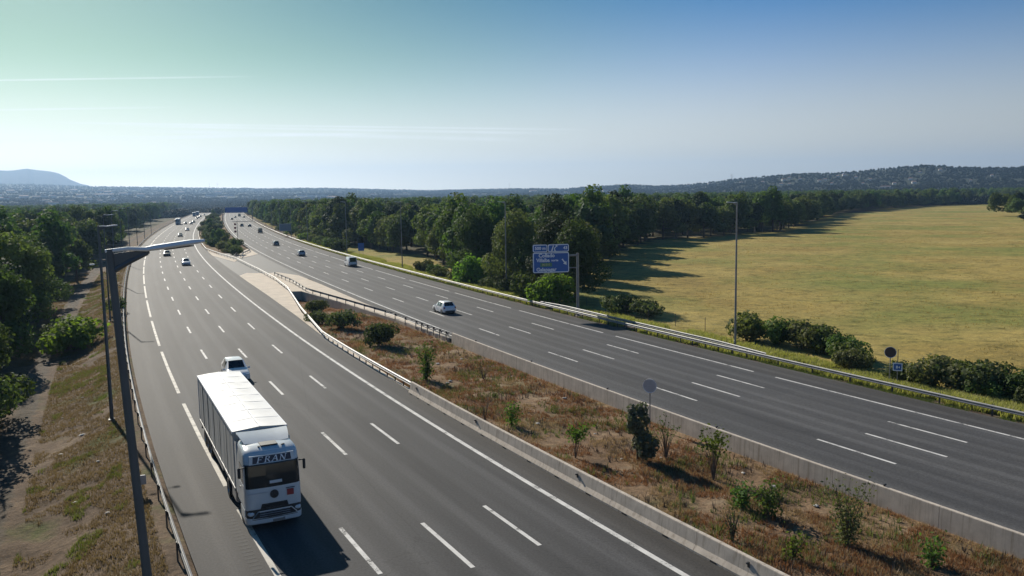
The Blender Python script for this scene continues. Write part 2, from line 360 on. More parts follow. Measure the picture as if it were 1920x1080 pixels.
def groundall():
    m, t, b = newmat('ground'); b.inputs['Roughness'].default_value = .95; b.inputs['Specular IOR Level'].default_value = .1
    pos = coords(t, False); fine = noise(t, pos, 2.4, 6, .72); mid = noise(t, pos, .32, 6, .62); big = noise(t, pos, .05, 6, .62); vfine = noise(t, pos, 9, 3, .7)
    v = ramp(t, fine, [(.25, (.58,) * 3), (.5, (1.0,) * 3), (.78, (1.42, 1.36, 1.25))]).outputs[0]
    v2 = ramp(t, vfine, [(.3, (.8,) * 3), (.7, (1.2,) * 3)]).outputs[0]; v = mix(t, v, v2, 1.0, 'MULTIPLY')
    def C(src, stops, patch=None, psc=.1, plo=.55, phi=.7):
        c = ramp(t, src, stops).outputs[0]
        if patch:
            p = noise(t, pos, psc, 5, .6); c = mix(t, c, patch, ramp(t, p, [(plo, (0,) * 3), (phi, (1,) * 3)]).outputs[0])
        return c
    verge = C(mid, [(.3, (.105, .078, .055)), (.5, (.17, .125, .088)), (.72, (.235, .18, .125))], (.085, .105, .035), .16, .55, .68)
    med = C(mid, [(.28, (.13, .090, .060)), (.42, (.21, .135, .080)), (.55, (.26, .175, .105)), (.72, (.34, .26, .17))], (.17, .145, .065), .14, .55, .68)
    fld = C(big, [(.3, (.25, .185, .060)), (.5, (.325, .255, .082)), (.7, (.395, .315, .112))], (.205, .215, .060), .022, .47, .62)
    fst = noise(t, pos, .55, 8, .78, stretch=(.8, 1.1, 1)); fv = ramp(t, fst, [(.34, (.42, .46, .38)), (.47, (1.0,) * 3), (.66, (1.42, 1.34, 1.2))]).outputs[0]; fld = mix(t, fld, fv, 1.0, 'MULTIPLY')
    trk = C(mid, [(.3, (.10, .085, .066)), (.6, (.15, .125, .098)), (.8, (.19, .16, .125))])
    flo = C(mid, [(.3, (.085, .075, .045)), (.7, (.14, .12, .07))], (.07, .085, .03), .1, .5, .7)
    pln = C(noise(t, pos, .006, 6, .6), [(.30, (.085, .095, .055)), (.5, (.12, .125, .07)), (.68, (.18, .16, .10)), (.8, (.26, .22, .15))])
    nz = noise(t, pos, .9, 4, .6); c = verge
    for nm, cc in (('w_median', med), ('w_field', fld), ('w_track', trk), ('w_floor', flo), ('w_plain', pln)):
        a = t.nodes.new('ShaderNodeAttribute'); a.attribute_name = nm
        s = nd(t, 'ShaderNodeMath', operation='ADD'); t.links.new(a.outputs['Fac'], s.inputs[0]); t.links.new(nz, s.inputs[1])
        k = nd(t, 'ShaderNodeMapRange', interpolation_type='SMOOTHSTEP'); t.links.new(s.outputs[0], k.inputs[0]); k.inputs[1].default_value = .85; k.inputs[2].default_value = 1.15
        c = mix(t, c, cc, k.outputs[0])
    c = mix(t, c, v, 1.0, 'MULTIPLY'); t.links.new(c, b.inputs['Base Color']); bump(t, b, fine, .9, .15); return m
M['groundall'] = groundall()
M['plain'] = groundmat('far_plain', [(.30, (.075, .085, .045)), (.5, (.11, .115, .06)), (.68, (.17, .15, .085)), (.8, (.26, .215, .13))], .006, .04, None, bmp=.2)
M['hill'] = groundmat('hill_scrub', [(.25, (.030, .039, .022)), (.5, (.040, .049, .028)), (.8, (.055, .06, .036))], .008, .05, None, bmp=.3)
M['rock'] = groundmat('mountain_rock', [(.3, (.045, .055, .045)), (.7, (.075, .08, .06))], .002, .012, None, bmp=.3)
M['housew'] = pm('house_wall_white', (.72, .70, .66), (.62, .60, .56), .2, .8, obj=True)
M['houser'] = pm('house_roof_tile', (.30, .17, .11), (.24, .14, .10), .3, .8, obj=True)
M['grasg'] = leafmat('green_grass', (.095, .115, .042), (.15, .16, .07), .35, 1.2, .02)
M['grasd'] = leafmat('dry_grass', (.27, .20, .115), (.37, .29, .17), .35, 1.0, .015, tint=(1.15, 1.05, .8))
M['grasr'] = leafmat('rust_grass', (.22, .118, .058), (.31, .175, .086), .35, .8, .015, tint=(1.15, 1.05, .8))
M['grasf'] = leafmat('meadow_grass', (.32, .25, .085), (.42, .34, .125), .3, .3, .02, tint=(1.15, 1.05, .8))
M['grasy'] = leafmat('straw_grass', (.26, .24, .09), (.34, .31, .14), .35, .8, .02)

# ------------------------------------------------------------------ the road frame
SY = np.array([-200, 0, 35, 60, 95, 130, 165, 215, 305, 380, 480, 650, 900, 1400, 3000.])
SS = np.array([-.60, -.575, -.548, -.51, -.475, -.458, -.444, -.424, -.388, -.368, -.356, -.344, -.335, -.33, -.33])
YY = np.arange(-200, 2400, 2.0); SLP = np.interp(YY, SY, SS)
CUM = np.concatenate([[0], np.cumsum((SLP[1:] + SLP[:-1]))])
ARC = np.concatenate([[0], np.cumsum(2 * np.sqrt(1 + ((SLP[1:] + SLP[:-1]) / 2) ** 2))])
def curve(a): return CUM - np.interp(a[1], YY, CUM) + a[0]
XL = curve((-23.75, 90.2)); XR = curve((-9.6, 98.4))
ZR = -.48
def slope(s): return np.interp(s, SY, SS)
def P(side, s, o):
    x = np.interp(s, YY, XL if side == 'L' else XR); k = slope(s); n = np.sqrt(1 + k * k)
    return x + o / n, s - o * k / n
def pt(side, s, o, z=0): x, y = P(side, s, o); return Vector((float(x), float(y), z))
def hdg(s): return math.atan2(1, float(slope(s)))                # direction of increasing station
def arc(s): return np.interp(s, YY, ARC)
def sta(a): return np.interp(a, ARC, YY)
def offL(x, y): k = slope(y); return (x - np.interp(y, YY, XL)) / np.sqrt(1 + k * k)
def offR(x, y): k = slope(y); return (x - np.interp(y, YY, XR)) / np.sqrt(1 + k * k)

def vn(x, y, s, seed=0):                                          # value noise, about -1..1
    x = np.asarray(x, float); y = np.asarray(y, float); t = 0; amp = 1; tot = 0
    T = np.random.default_rng(seed + 100).uniform(-1, 1, 4096); c, sn = math.cos(seed * 1.3 + .5), math.sin(seed * 1.3 + .5)
    for k in range(3):
        u = (x * c - y * sn) / s; v = (x * sn + y * c) / s; i = np.floor(u).astype(np.int64); j = np.floor(v).astype(np.int64); f = u - i; g = v - j; f = f * f * (3 - 2 * f); g = g * g * (3 - 2 * g)
        H = lambda a, b: T[(a * 7919 + b * 104729 + k * 271) & 4095]
        t = t + amp * ((H(i, j) * (1 - f) + H(i + 1, j) * f) * (1 - g) + (H(i, j + 1) * (1 - f) + H(i + 1, j + 1) * f) * g); tot += amp; amp *= .5; s = s * .47
    return t / tot * 1.5
def smooth(a, b, x): t = np.clip((x - a) / (b - a), 0, 1); return t * t * (3 - 2 * t)

def gz(x, y):
    x = np.asarray(x, float); y = np.asarray(y, float)
    l, r = offL(x, y), offR(x, y)
    zl = np.interp(-l, [16.4, 17.6, 18.8, 22.5, 25.8, 30, 60, 200, 900, 5000], [-.10, -.14, -.55, -1.85, -2.0, -2.25, -2.8, -3.4, -3.6, -3.6])
    zl = zl + np.where(l < -18, 1, 0) * (vn(x, y, 1.4, 3) * .10 + vn(x, y, 6, 4) * .12) * np.clip((-l - 17.5) / 2, 0, 1)
    zr = np.interp(r, [17.6, 18.6, 19.6, 24, 30, 200, 5000], [-.56, -.60, -.72, -1.25, -1.35, -1.2, -1.2]) 
    zr = zr + (vn(x, y, 2, 5) * .05 + vn(x, y, 16, 6) * .18) * np.clip((r - 18.5) / 4, 0, 1)
    w = np.clip((l - 1.9) / np.maximum((l - 1.9) + (-1.9 - r), 1e-3), 0, 1)
    dip = .30 + 1.0 * smooth(98, 128, y) * (1 - smooth(165, 176, y)) - .35 * smooth(176, 230, y)
    zm = -.10 + (ZR - .08) * w - dip * np.clip(np.sin(np.pi * np.clip(w * .78 + .22, 0, 1)) * 1.25, 0, 1) - (np.interp(y, [35, 46, 57, 75, 90], [.0, .0, .03, .06, .2]) * (1 - .6 * smooth(82, 120, y))) * w
    zm = zm + (vn(x, y, 1.1, 8) * .07 + vn(x, y, 4, 9) * .12) * np.clip(np.sin(np.pi * w) * 2, 0, 1)
    z = np.where(l < -9, zl, np.where(r > 9, zr, zm))
    under = ((l > -16.5) & (l < 1.75)) | ((r > -1.45) & (r < 17.7))
    return np.where(under, np.where(l < 1.75, -.35, ZR - .35), z)

# ------------------------------------------------------------------ ground: one sheet, fine near the road
su = np.unique(np.concatenate([np.arange(-30, 180, .8), np.arange(180, 320, 2.2), np.geomspace(320, 3200, 60)]))
us = np.unique(np.concatenate([-np.geomspace(42, 3500, 60), np.arange(-42, 42, .55), np.geomspace(42, 3500, 70)]))
Yg, Ug = np.meshgrid(su, us, indexing='ij'); Xg = Ug + (np.interp(Yg, YY, XL) + np.interp(Yg, YY, XR)) / 2
Zg = gz(Xg, Yg); a, b_ = Xg.shape
idx = np.arange(a * b_).reshape(a, b_)
Fg = np.stack([idx[:-1, :-1], idx[:-1, 1:], idx[1:, 1:], idx[1:, :-1]], -1).reshape(-1, 4)
cx, cy = Xg.ravel()[Fg].mean(1), Yg.ravel()[Fg].mean(1); cl, cR = offL(cx, cy), offR(cx, cy)
def inpoly(x, y, poly):
    x = np.asarray(x, float); y = np.asarray(y, float); c = np.zeros(x.shape, bool); n = len(poly)
    for k in range(n):
        (x0, y0), (x1, y1) = poly[k], poly[k - 1]
        if y0 == y1: continue
        c ^= ((y0 > y) != (y1 > y)) & (x < (x1 - x0) * (y - y0) / (y1 - y0) + x0)
    return c
def rb(s, o): x, y = P('R', s, o); return float(x), float(y)
FOREST = [rb(112, 27), (3, 136), (14, 172), (28, 232), (48, 288), (84, 314), (108, 336), (160, 440), (218, 565), (345, 725), (440, 800), (470, 935), (760, 960), (900, 1300), (200, 1500), rb(1250, 60), rb(900, 26), rb(500, 27), rb(300, 30), rb(245, 36), rb(205, 40), rb(170, 34), rb(140, 27)]
gx, gy = Xg.ravel(), Yg.ravel(); gl, gr = offL(gx, gy), offR(gx, gy)
ground = mobj('ground', npmesh('ground', np.stack([Xg, Yg, Zg], -1).reshape(-1, 3), Fg, M['groundall'], smooth=True), kind='structure')
inF = inpoly(gx, gy, FOREST)
W_ = {'w_median': ((gl > 1) & (gr < 0)).astype(float), 'w_field': np.clip((gr - 22.3) / 3.0, 0, 1), 'w_track': np.clip(1.1 - np.abs(gl + 24.9) / 1.3, 0, 1),
      'w_floor': np.maximum(np.clip((-27.2 - gl) / 2.5, 0, 1), inF * 1.0), 'w_plain': np.clip((np.hypot(gx, gy) - 950) / 120, 0, 1)}
for k_, v_ in W_.items(): at_ = ground.data.attributes.new(k_, 'FLOAT', 'POINT'); at_.data.foreach_set('value', v_.astype(np.float32))

# ------------------------------------------------------------------ carriageways
def strip(name, side, s0, s1, oa, ob, z, m, parent=None, ds=3.0, no=1):
    S = np.arange(s0, s1 + .01, ds) if s1 - s0 > ds else np.array([s0, s1]); n = len(S)
    T = np.linspace(0, 1, no + 1); V = []; U = []
    oa_ = oa(S) if callable(oa) else np.full(n, oa); ob_ = ob(S) if callable(ob) else np.full(n, ob)
    for t in T:
        o = oa_ + (ob_ - oa_) * t; x, y = P(side, S, o); V.append(np.stack([x, y, np.full(n, z)], -1)); U.append(np.stack([o, arc(S)], -1))
    V = np.concatenate(V); U = np.concatenate(U); F = []
    for k in range(no):
        i = np.arange(n - 1) + k * n; F.append(np.stack([i, i + n, i + n + 1, i + 1], -1))
    return mobj(name, npmesh(name, V, np.concatenate(F), m, uv=U), parent)
medL = lambda S: np.interp(S, [60, 84, 104, 128, 162, 250, 270], [1.95, 2.15, 3.0, 3.4, 3.35, 2.6, 1.95])
roadL = strip('road', 'L', -60, 1060, -16.6, medL, 0.0, M['asphL'], no=4); tag(roadL, kind='structure')
roadR = strip('road', 'R', -60, 1060, -1.4, 17.9, ZR, M['asphR'], no=4); tag(roadR, kind='structure')
roadL['label'] = 'carriageway on the left with traffic coming towards the camera'; roadR['label'] = 'carriageway on the right with traffic driving away'

def dashes(name, side, o, first_far, n0, n1, per, ln, wd, z, m, parent):
    V, F = [], []
    for k in range(n0, n1):
        a1 = arc(first_far) + k * per; a0 = a1 - ln; q = 3 if ln > 8 else 2
        A = np.linspace(a0, a1, q); S = sta(A); b0 = len(V)
        for s in S:
            for d in (-wd / 2, wd / 2): x, y = P(side, s, o + d); V.append((float(x), float(y), z))
        for j in range(q - 1): F.append((b0 + 2 * j, b0 + 2 * j + 1, b0 + 2 * j + 3, b0 + 2 * j + 2))
    return mobj(name, npmesh(name, V, F, m), parent)
for o, f in ((-3.42, 40.4), (-6.82, 40.0), (-10.25, 41.2)): dashes('lane_marking', 'L', o, f, -4, 57, 17, 5.3, .20, .006, M['paint'], roadL)
for o, f in ((4.0, 48.4), (7.55, 47.8), (11.1, 48.8)): dashes('lane_marking', 'R', o, f, -4, 57, 17, 5.6, .19, ZR + .006, M['paint'], roadR)
dashes('edge_marking', 'L', -13.85, 66.3, -4, 41, 23.6, 19.9, .24, .006, M['paintw'], roadL)
dashes('edge_marking', 'R', 14.65, 61.1, -4, 40, 24.0, 21.4, .20, ZR + .006, M['paint'], roadR)
strip('edge_marking', 'L', -60, 1060, -.13, .14, .006, M['paint'], roadL)
strip('edge_marking', 'R', -60, 1060, -.12, .12, ZR + .006, M['paint'], roadR)
dashes('rumble_strip', 'L', -14.45, 54, -70, 0, .38, .19, .46, .004, M['rumble'], roadL)['kind'] = 'stuff'

# median crossover of asphalt and the pale concrete slabs
def zmed(x, y): t = float(np.clip((offL(x, y) - 2) / 14.0, 0, 1)); return ZR * t
def q(side, s, o): x, y = P(side, s, o); return float(x), float(y)
cross = [q('L', s, float(medL(np.array([s]))[0]) - .05) for s in (157, 175, 195, 215, 232)] + [q('R', s, -1.35) for s in (238, 220, 200, 180, 160)]
xo = MB().prism(cross[::-1], lambda x, y: zmed(x, y) - .5, lambda x, y: zmed(x, y) - .006).build('median_crossover_road', M['asphX'], kind='structure')
slabA = [('L', 161.6, 3.3), ('L', 167.8, 5.5), ('L', 166, 9.6), ('R', 175, -5.0), ('R', 166.9, -2.0), ('R', 150, -1.5), ('R', 121.8, -1.55), ('R', 90, -1.42), ('R', 90, -1.75),
         ('R', 104.8, -2.5), ('R', 122.4, -4.5), ('R', 138.5, -7.0), ('L', 131.8, 7.5), ('L', 107, 4.3), ('L', 90, 2.75), ('L', 61, 2.25), ('L', 61, 2.0), ('L', 84, 2.15), ('L', 104, 3.0), ('L', 128.6, 3.4)]
def area(p): return sum(p[k - 1][0] * p[k][1] - p[k][0] * p[k - 1][1] for k in range(len(p)))
def ccw(p): return p if area(p) > 0 else p[::-1]
MB().prism(ccw([q(*t) for t in slabA]), lambda x, y: zmed(x, y) - 2.6, lambda x, y: zmed(x, y) + .04).build('concrete_median_pavement', M['slab'], kind='structure')
MB().prism(ccw([q('L', 253, 2.45), q('L', 222, 2.75), q('L', 199, 6.3), q('L', 205, 7.6), q('L', 228, 4.6)]), lambda x, y: zmed(x, y) - .8, lambda x, y: zmed(x, y) + .045).build('concrete_median_pavement', M['slab'], kind='structure')
MB().prism(ccw([q('R', 262, -1.5), q('R', 234, -1.5), q('R', 222, -6), q('R', 218, -7.9), q('R', 240, -6.2)]), lambda x, y: zmed(x, y) - .8, lambda x, y: zmed(x, y) + .045).build('concrete_median_pavement', M['slab'], kind='structure')

# ------------------------------------------------------------------ hills and mountain
def pix_dir(px, py):
    d = AF + AR * ((px - 960) / FOC) + AD * ((py - 540) / FOC); return d
SKL = [(-300, 338), (-100, 341), (0, 343), (60, 343), (150, 347), (180, 347.5), (300, 349), (400, 350.5), (500, 351.5), (560, 350.5), (640, 351), (700, 352.5), (800, 355), (860, 353.5), (960, 351.5), (1060, 351.5), (1100, 348), (1180, 343), (1230, 346), (1280, 344), (1340, 338), (1380, 332), (1440, 327), (1500, 321), (1560, 321), (1640, 314), (1700, 308), (1740, 305.5), (1800, 309), (1870, 310.5), (1920, 308.5), (2100, 312), (2400, 325)]
def azel(px, py): d = pix_dir(px, py); return math.atan2(d.x, d.y), d.z / math.hypot(d.x, d.y)
AE = np.array([azel(*p) for p in SKL])
def RIDGE(a): return np.interp(a, [-.7, -.35, -.05, .12, .3, .7], [6500, 6200, 5200, 3700, 2500, 2300])
def hillz(a, r):
    e = np.interp(a, AE[:, 0], AE[:, 1]) ; R = RIDGE(a); r0 = 930.
    e = e - 8.0 / R                                                 # room for the trees on the crest
    t = np.log(np.maximum(r, r0) / r0) / np.log(R / r0)
    e0 = (-3.4 - CAMH) / r0
    near = smooth(.0, .45, a)
    tt = np.clip(t, 0, 1); tt = tt * (1 - near) + (tt ** 2.2) * near
    z = CAMH + r * (e0 + (e - e0) * tt)
    x, y = r * np.sin(a), r * np.cos(a)
    z = z + (vn(x, y, 160, 31) * 5 + vn(x, y, 60, 32) * 2) * np.clip(tt * 1.4, 0, 1) * (1 - np.clip((tt - .75) * 4, 0, 1))
    zr = CAMH + R * e
    over = np.clip((r - R) / R, 0, 1)
    return np.where(r > R, zr - over * R * .03 - (r - R) * .01, z)
aa = np.linspace(-.85, .85, 420); rr = np.concatenate([np.geomspace(930, 2300, 60), np.linspace(2330, 6600, 110), [7200, 8000]])
Ag, Rg = np.meshgrid(aa, rr, indexing='ij'); Zh = hillz(Ag, Rg); n1, n2 = Ag.shape
ix = np.arange(n1 * n2).reshape(n1, n2); Fh = np.stack([ix[:-1, :-1], ix[:-1, 1:], ix[1:, 1:], ix[1:, :-1]], -1).reshape(-1, 4)[:, ::-1]
hills = mobj('hills', npmesh('hills', np.stack([Rg * np.sin(Ag), Rg * np.cos(Ag), Zh], -1).reshape(-1, 3), Fh, M['hill'], smooth=True), kind='structure')
MTS = [(-420, 334), (-300, 326), (-180, 331), (-80, 322), (-20, 320.5), (0, 319.5), (15, 320), (30, 319), (42, 317), (52, 316.3), (62, 318), (80, 320), (95, 321.5), (110, 325), (122, 331), (132, 337), (150, 344), (175, 350), (260, 356)]
mb = MB(); rings = []
for k, (px, py) in enumerate(MTS):
    a_, e_ = azel(px, py); rings.append([(R * math.sin(a_), R * math.cos(a_), (CAMH + 9360 * e_) * f + (-40) * (1 - f) + (12 * math.sin(k * 2.1 + j)) * (0 < j < 4)) for j, (R, f) in enumerate(((6400, 0), (7200, .32), (8200, .63), (9000, .92), (9360, 1), (10400, .3)))])
def refine(rs):
    out = []
    for k in range(len(rs) - 1):
        for t in (0, .25, .5, .75): out.append([tuple(np.array(p) * (1 - t) + np.array(q_) * t) for p, q_ in zip(rs[k], rs[k + 1])])
    return out + [rs[-1]]
mb.loft(refine(rings), closed=False); mb.build('mountain', M['rock'], smooth=True, kind='structure')

# ------------------------------------------------------------------ foliage meshes
def clump_mesh(name, lobes, n, size, m, seed, up=.25, thin=1.0, inner=.15):
    """leaf clumps (bent quads) spread through the outer volume of several lobes: (cx,cy,cz,rx,ry,rz)"""
    r = np.random.default_rng(seed); L = np.array(lobes, float); vol = (L[:, 3] * L[:, 4] * L[:, 5]) ** (2 / 3.)
    k = r.choice(len(L), n, p=vol / vol.sum()); d = r.normal(size=(n, 3)); d /= np.linalg.norm(d, axis=1)[:, None]
    rad = 1 - np.abs(r.normal(0, .16, n)); rad[r.random(n) < inner] *= r.uniform(.3, .9, (r.random(n) < 2).sum())[: (r.random(n) < 2).sum()][0]
    # sub-clumping: dents
    g = np.sin(d[:, 0] * 6 + k) * np.sin(d[:, 1] * 7 + k * 2) * np.sin(d[:, 2] * 6 + k * 3); rad *= 1 + .2 * g
    c = L[k, :3] + d * L[k, 3:] * rad[:, None]
    nrm = d + r.normal(0, .55, (n, 3)); nrm[:, 2] += up; nrm /= np.linalg.norm(nrm, axis=1)[:, None]
    t = np.cross(nrm, r.normal(size=(n, 3))); t /= np.linalg.norm(t, axis=1)[:, None]; b = np.cross(nrm, t)
    s = size * r.uniform(.55, 1.25, n)[:, None]; s2 = s * thin * r.uniform(.55, 1, n)[:, None]
    V = np.stack([c - t * s, c - b * s2 + nrm * s * .25, c + t * s, c + b * s2 + nrm * s * .25], 1).reshape(-1, 3)
    F = np.arange(4 * n).reshape(n, 4)
    return npmesh(name, V, F, m)
def lobes_tree(seed, h, w, base=.28, n=9, flat=.75):
    r = random.Random(seed); out = [(0, 0, h * .62, w * .36, w * .36, h * .30)]
    for k in range(n):
        a = k / n * 6.28 + r.uniform(-.4, .4); t = r.uniform(0, 1); d = w * .5 * (.72 - .45 * t) * r.uniform(.8, 1.15); z = h * (base + .12 + (1 - base - .27) * t); s = w * r.uniform(.17, .27)
        out.append((d * math.cos(a), d * math.sin(a), z, s, s, s * flat))
    out.append((r.uniform(-.1, .1) * w, r.uniform(-.1, .1) * w, h * .88, w * .2, w * .2, h * .12))
    return out
def trunk_mesh(name, h, r0, seed, lobes, m):
    r = random.Random(seed); mb = MB(); b = Vector((0, 0, -.3)); pts = [b, Vector((r.uniform(-.1, .1), r.uniform(-.1, .1), h * .2)), Vector((r.uniform(-.3, .3), r.uniform(-.3, .3), h * .42)), Vector((r.uniform(-.4, .4), r.uniform(-.4, .4), h * .75))]
    mb.path(pts, [r0 * 1.25, r0, r0 * .75, r0 * .25], 8)
    for L in lobes[1:8]:
        t = r.uniform(.2, .8); st = pts[1] + (pts[2] - pts[1]) * t; e = Vector(L[:3]); mid = (st + e) / 2 + Vector((0, 0, -.2))
        mb.path([st, mid, e], [r0 * .45, r0 * .3, r0 * .1], 5)
    return mb.mesh(name, m, True)
TREES = []          # (crown mesh, trunk mesh, nominal height, label bits)
specs = [(12, 9.5, 'leafA', 1), (13, 9.0, 'leafB', 2), (11, 10.5, 'leafA', 3), (14, 8.5, 'leafB', 4), (12.5, 8.0, 'leafC', 5), (10.5, 9.0, 'leafA', 6)]
for h, w_, lm, sd in specs:
    lb = lobes_tree(sd, h, w_, .16 if lm != 'leafC' else .34, 13)
    TREES.append((clump_mesh('crown', lb, 2600, .38, M[lm], sd), trunk_mesh('trunk', h, .24, sd, lb, M['bark']), h))
NEAR = []
for h, w_, lm, sd in ((12.5, 9.5, 'leafA', 21), (12, 8.5, 'leafB', 22), (13, 8.5, 'leafC', 23)):
    lb = lobes_tree(sd, h, w_, .10, 16)
    NEAR.append((clump_mesh('crown', lb, 9000, .21, M[lm], sd), trunk_mesh('trunk', h, .22, sd, lb, M['bark']), h))
def lobes_bush(seed, w_, h, n=6):
    r = random.Random(seed); return [(0, 0, h * .5, w_ * .3, w_ * .3, h * .45)] + [(r.uniform(-.36, .36) * w_, r.uniform(-.36, .36) * w_, h * r.uniform(.3, .68), w_ * r.uniform(.16, .26), w_ * r.uniform(.16, .26), h * r.uniform(.22, .36)) for _ in range(n)]
def bush_stems(seed, w_, h, n=9):
    r = random.Random(seed); mb = MB()
    for k in range(n):
        a = r.uniform(0, 6.28); d = r.uniform(.1, .4) * w_; e = Vector((math.cos(a) * d, math.sin(a) * d, h * r.uniform(.5, .9)))
        mb.path([Vector((math.cos(a) * .08, math.sin(a) * .08, -.15)), e * .5 + Vector((0, 0, h * .12)), e], [.035, .025, .01], 5)
    return mb.mesh('stem', M['stem'], True)
BUSH = {}
for nm, lm, w_, h, n, s, sd in (('dark', 'leafA', 4, 2.6, 1800, .16, 41), ('dark2', 'leafE', 5, 3.0, 2200, .17, 42), ('green', 'leafB', 4, 2.8, 1800, .16, 43), ('bright', 'leafD', 3.4, 2.8, 1600, .15, 44), ('dusty', 'leafE', 3.2, 1.5, 1500, .11, 45)):
    lb = lobes_bush(sd, w_, h, 8); BUSH[nm] = (clump_mesh('foliage', lb, n, s, M[lm], sd), bush_stems(sd, w_, h))

def plant(kind, mc, mt, loc, s, rz, label, cat, group=None, sz=None):
    e = empty(kind, loc, rz, label, cat, group); e.scale = (s, s, sz or s)
    mobj('crown' if 'tree' in kind or 'pine' in kind else 'foliage', mc, e); mobj('trunk' if 'tree' in kind or 'pine' in kind else 'stem', mt, e); return e

# ------------------------------------------------------------------ guardrails and concrete barriers
WPROF = [(0, .155), (.03, .13), (.075, .105), (.075, .06), (.01, .02), (.01, -.02), (.075, -.06), (.075, -.105), (.03, -.13), (0, -.155)]   # towards traffic, height
def guardrail(path, side, z0, face, step, label, group=None, rail_z=.60, heads=2, dense=None, zf=None, cat='guardrail', endcap=True):
    """path: [(station, offset)], face +1 when traffic is on the + offset side"""
    S = np.array([p[0] for p in path], float); O = np.array([p[1] for p in path], float)
    if S[0] > S[-1]: S, O = S[::-1], O[::-1]
    zz = (lambda x, y: z0) if zf is None else zf
    e0 = pt(side, S[0], O[0], z0); root = empty('guardrail', e0, 0, label, cat, group)
    st = [S[0]]
    while st[-1] < S[-1]:
        s_ = st[-1]; st.append(s_ + (2.0 if s_ < 260 else 8.0))
    st = np.minimum(np.array(st), S[-1]); oo = np.interp(st, S, O)
    C = [pt(side, a, b) for a, b in zip(st, oo)]
    rings = []
    for i, c in enumerate(C):
        d = (C[min(i + 1, len(C) - 1)] - C[max(i - 1, 0)]); d.normalize(); n = Vector((d.y, -d.x, 0)) * face
        zb = zz(c.x, c.y) + rail_z
        ring = [c + n * (x - .04) + Vector((0, 0, zb + y)) - e0 for x, y in WPROF] + [c + n * (x - .052) + Vector((0, 0, zb + y)) - e0 for x, y in WPROF[::-1]]
        rings.append(ring)
    MB().loft(rings).build('rail_beam', M['galv'], root)
    pm_ = MB(); pm_.box((0, -.13, .28), (.12, .07, 1.0), ch=.008); pm_.box((0, -.06, .60), (.10, .14, .24), ch=.01)
    pmesh = pm_.mesh('post', M['post'])
    a0, a1 = arc(S[0]), arc(S[-1]); a = a0 + .4; k = 0
    while a < a1 and k < 290:
        s_ = float(sta(a)); o_ = float(np.interp(s_, S, O)); c = pt(side, s_, o_); c2 = pt(side, s_ + .5, float(np.interp(s_ + .5, S, O))); d = c2 - c
        ang = math.atan2(d.y, d.x) + (math.pi if face > 0 else 0)
        p_ = mobj('post', pmesh, root, Vector((c.x, c.y, zz(c.x, c.y))) - e0, ang); k += 1
        st_ = step
        if dense and dense[0] < s_ < dense[1]: st_ = step / 2
        if s_ > 300: st_ = step * 2
        a += st_
    return root

guardrail([(-25, -17.0), (1000, -16.9)], 'L', -.06, 1, 4.0, 'long steel guardrail along the outer shoulder of the left carriageway, beside the grey lamp pole')
guardrail([(-20, 18.35), (1000, 18.6)], 'R', ZR - .08, -1, 4.0, 'long steel guardrail along the right shoulder, between road and dry meadow', dense=(66, 150))
guardrail([(66, 18.8), (73, 19.5), (101, 19.6), (106, 18.9)], 'R', ZR - .02, -1, 2.0, 'short second guardrail behind the right one, shielding the post of the big blue sign')
guardrail([(61.5, 2.05), (77, 2.0), (87, 2.1), (97, 3.2), (107, 4.25), (120, 5.9), (133, 7.45), (150, 8.3), (169, 8.2), (203, 7.2), (226, 4.4), (246, 2.3), (343, 2.1), (600, 2.2), (1000, 2.2)], 'L', 0, -1, 4.0,
          'winding steel guardrail on the median side of the left carriageway, crossing pale concrete', zf=zmed, dense=(60, 100))
guardrail([(88, -1.62), (104, -2.3), (107, -2.45), (122, -4.3), (137, -6.4), (152, -5.9), (168, -6.6)], 'R', ZR, 1, 3.6, 'steel guardrail with dark posts along the slab edge beside the right carriageway', zf=zmed, dense=(80, 97))
guardrail([(218, -7.6), (232, -5.6), (245, -2.6), (262, -1.6), (600, -1.6), (1000, -1.6)], 'R', ZR, 1, 4.0, 'steel guardrail bending away from the far inner edge of the right carriageway', zf=zmed)
guardrail([(219, -9.2), (233, -7.2), (243, -5.4)], 'R', ZR, -1, 3.0, 'short guardrail piece doubling the bent rail at the median opening', zf=zmed)

def barrier(side, s0, s1, o, z0, face, label, prof, ln=6.0):
    root = empty('concrete_barrier', pt(side, s0, o, z0), 0, label, 'barrier'); e0 = Vector(root.location)
    a = arc(s0); a1 = arc(s1); i = 0
    while a < a1 - .5:
        b = min(a + ln - .02, a1); rings = []
        for aa_ in np.linspace(a, b, 4):
            s_ = float(sta(aa_)); rings.append([pt(side, s_, o + x * face, z0 + z) - e0 for x, z in prof])
        seg = MB().loft(rings).build('barrier_segment', M['conc'], root)
        sm = float(sta((a + b) / 2)); h = hdg(sm); c = pt(side, sm, o, z0) - e0
        if i % 2 == 0:
            rf = MB(); rf.box((0, 0, .03), (.10, .05, .22), ch=.01); rf.box((0, -.05 * face, .10), (.09, .12, .07), ch=.01)
            t = rf.build('reflector', M['dark'], seg); p_ = pt(side, sm, o + face * (.03 if side == 'R' else .155), z0 + (.86 if side == 'R' else .58)) - e0; t.location = p_; t.rotation_euler = (0, 0, h)
        dn = MB()
        for f_ in (.3, .8):
            s_ = float(sta(a + (b - a) * f_)); c_ = pt(side, s_, o + face * .305, z0 + .035) - e0; dn.box(c_, (.34, .04, .07), rz=hdg(s_))
        if side == 'L': dn.build('drain_slot', M['dark'], seg)
        a += ln; i += 1
    return root
NJ = [(.30, -.25), (.30, .08), (.17, .30), (.10, .82), (.085, .85), (-.085, .85), (-.10, .82), (-.13, .3), (-.16, -.6)]
barrier('L', -25, 61.5, 2.0, 0.0, -1, 'sloped concrete barrier on the median edge of the left carriageway', NJ)
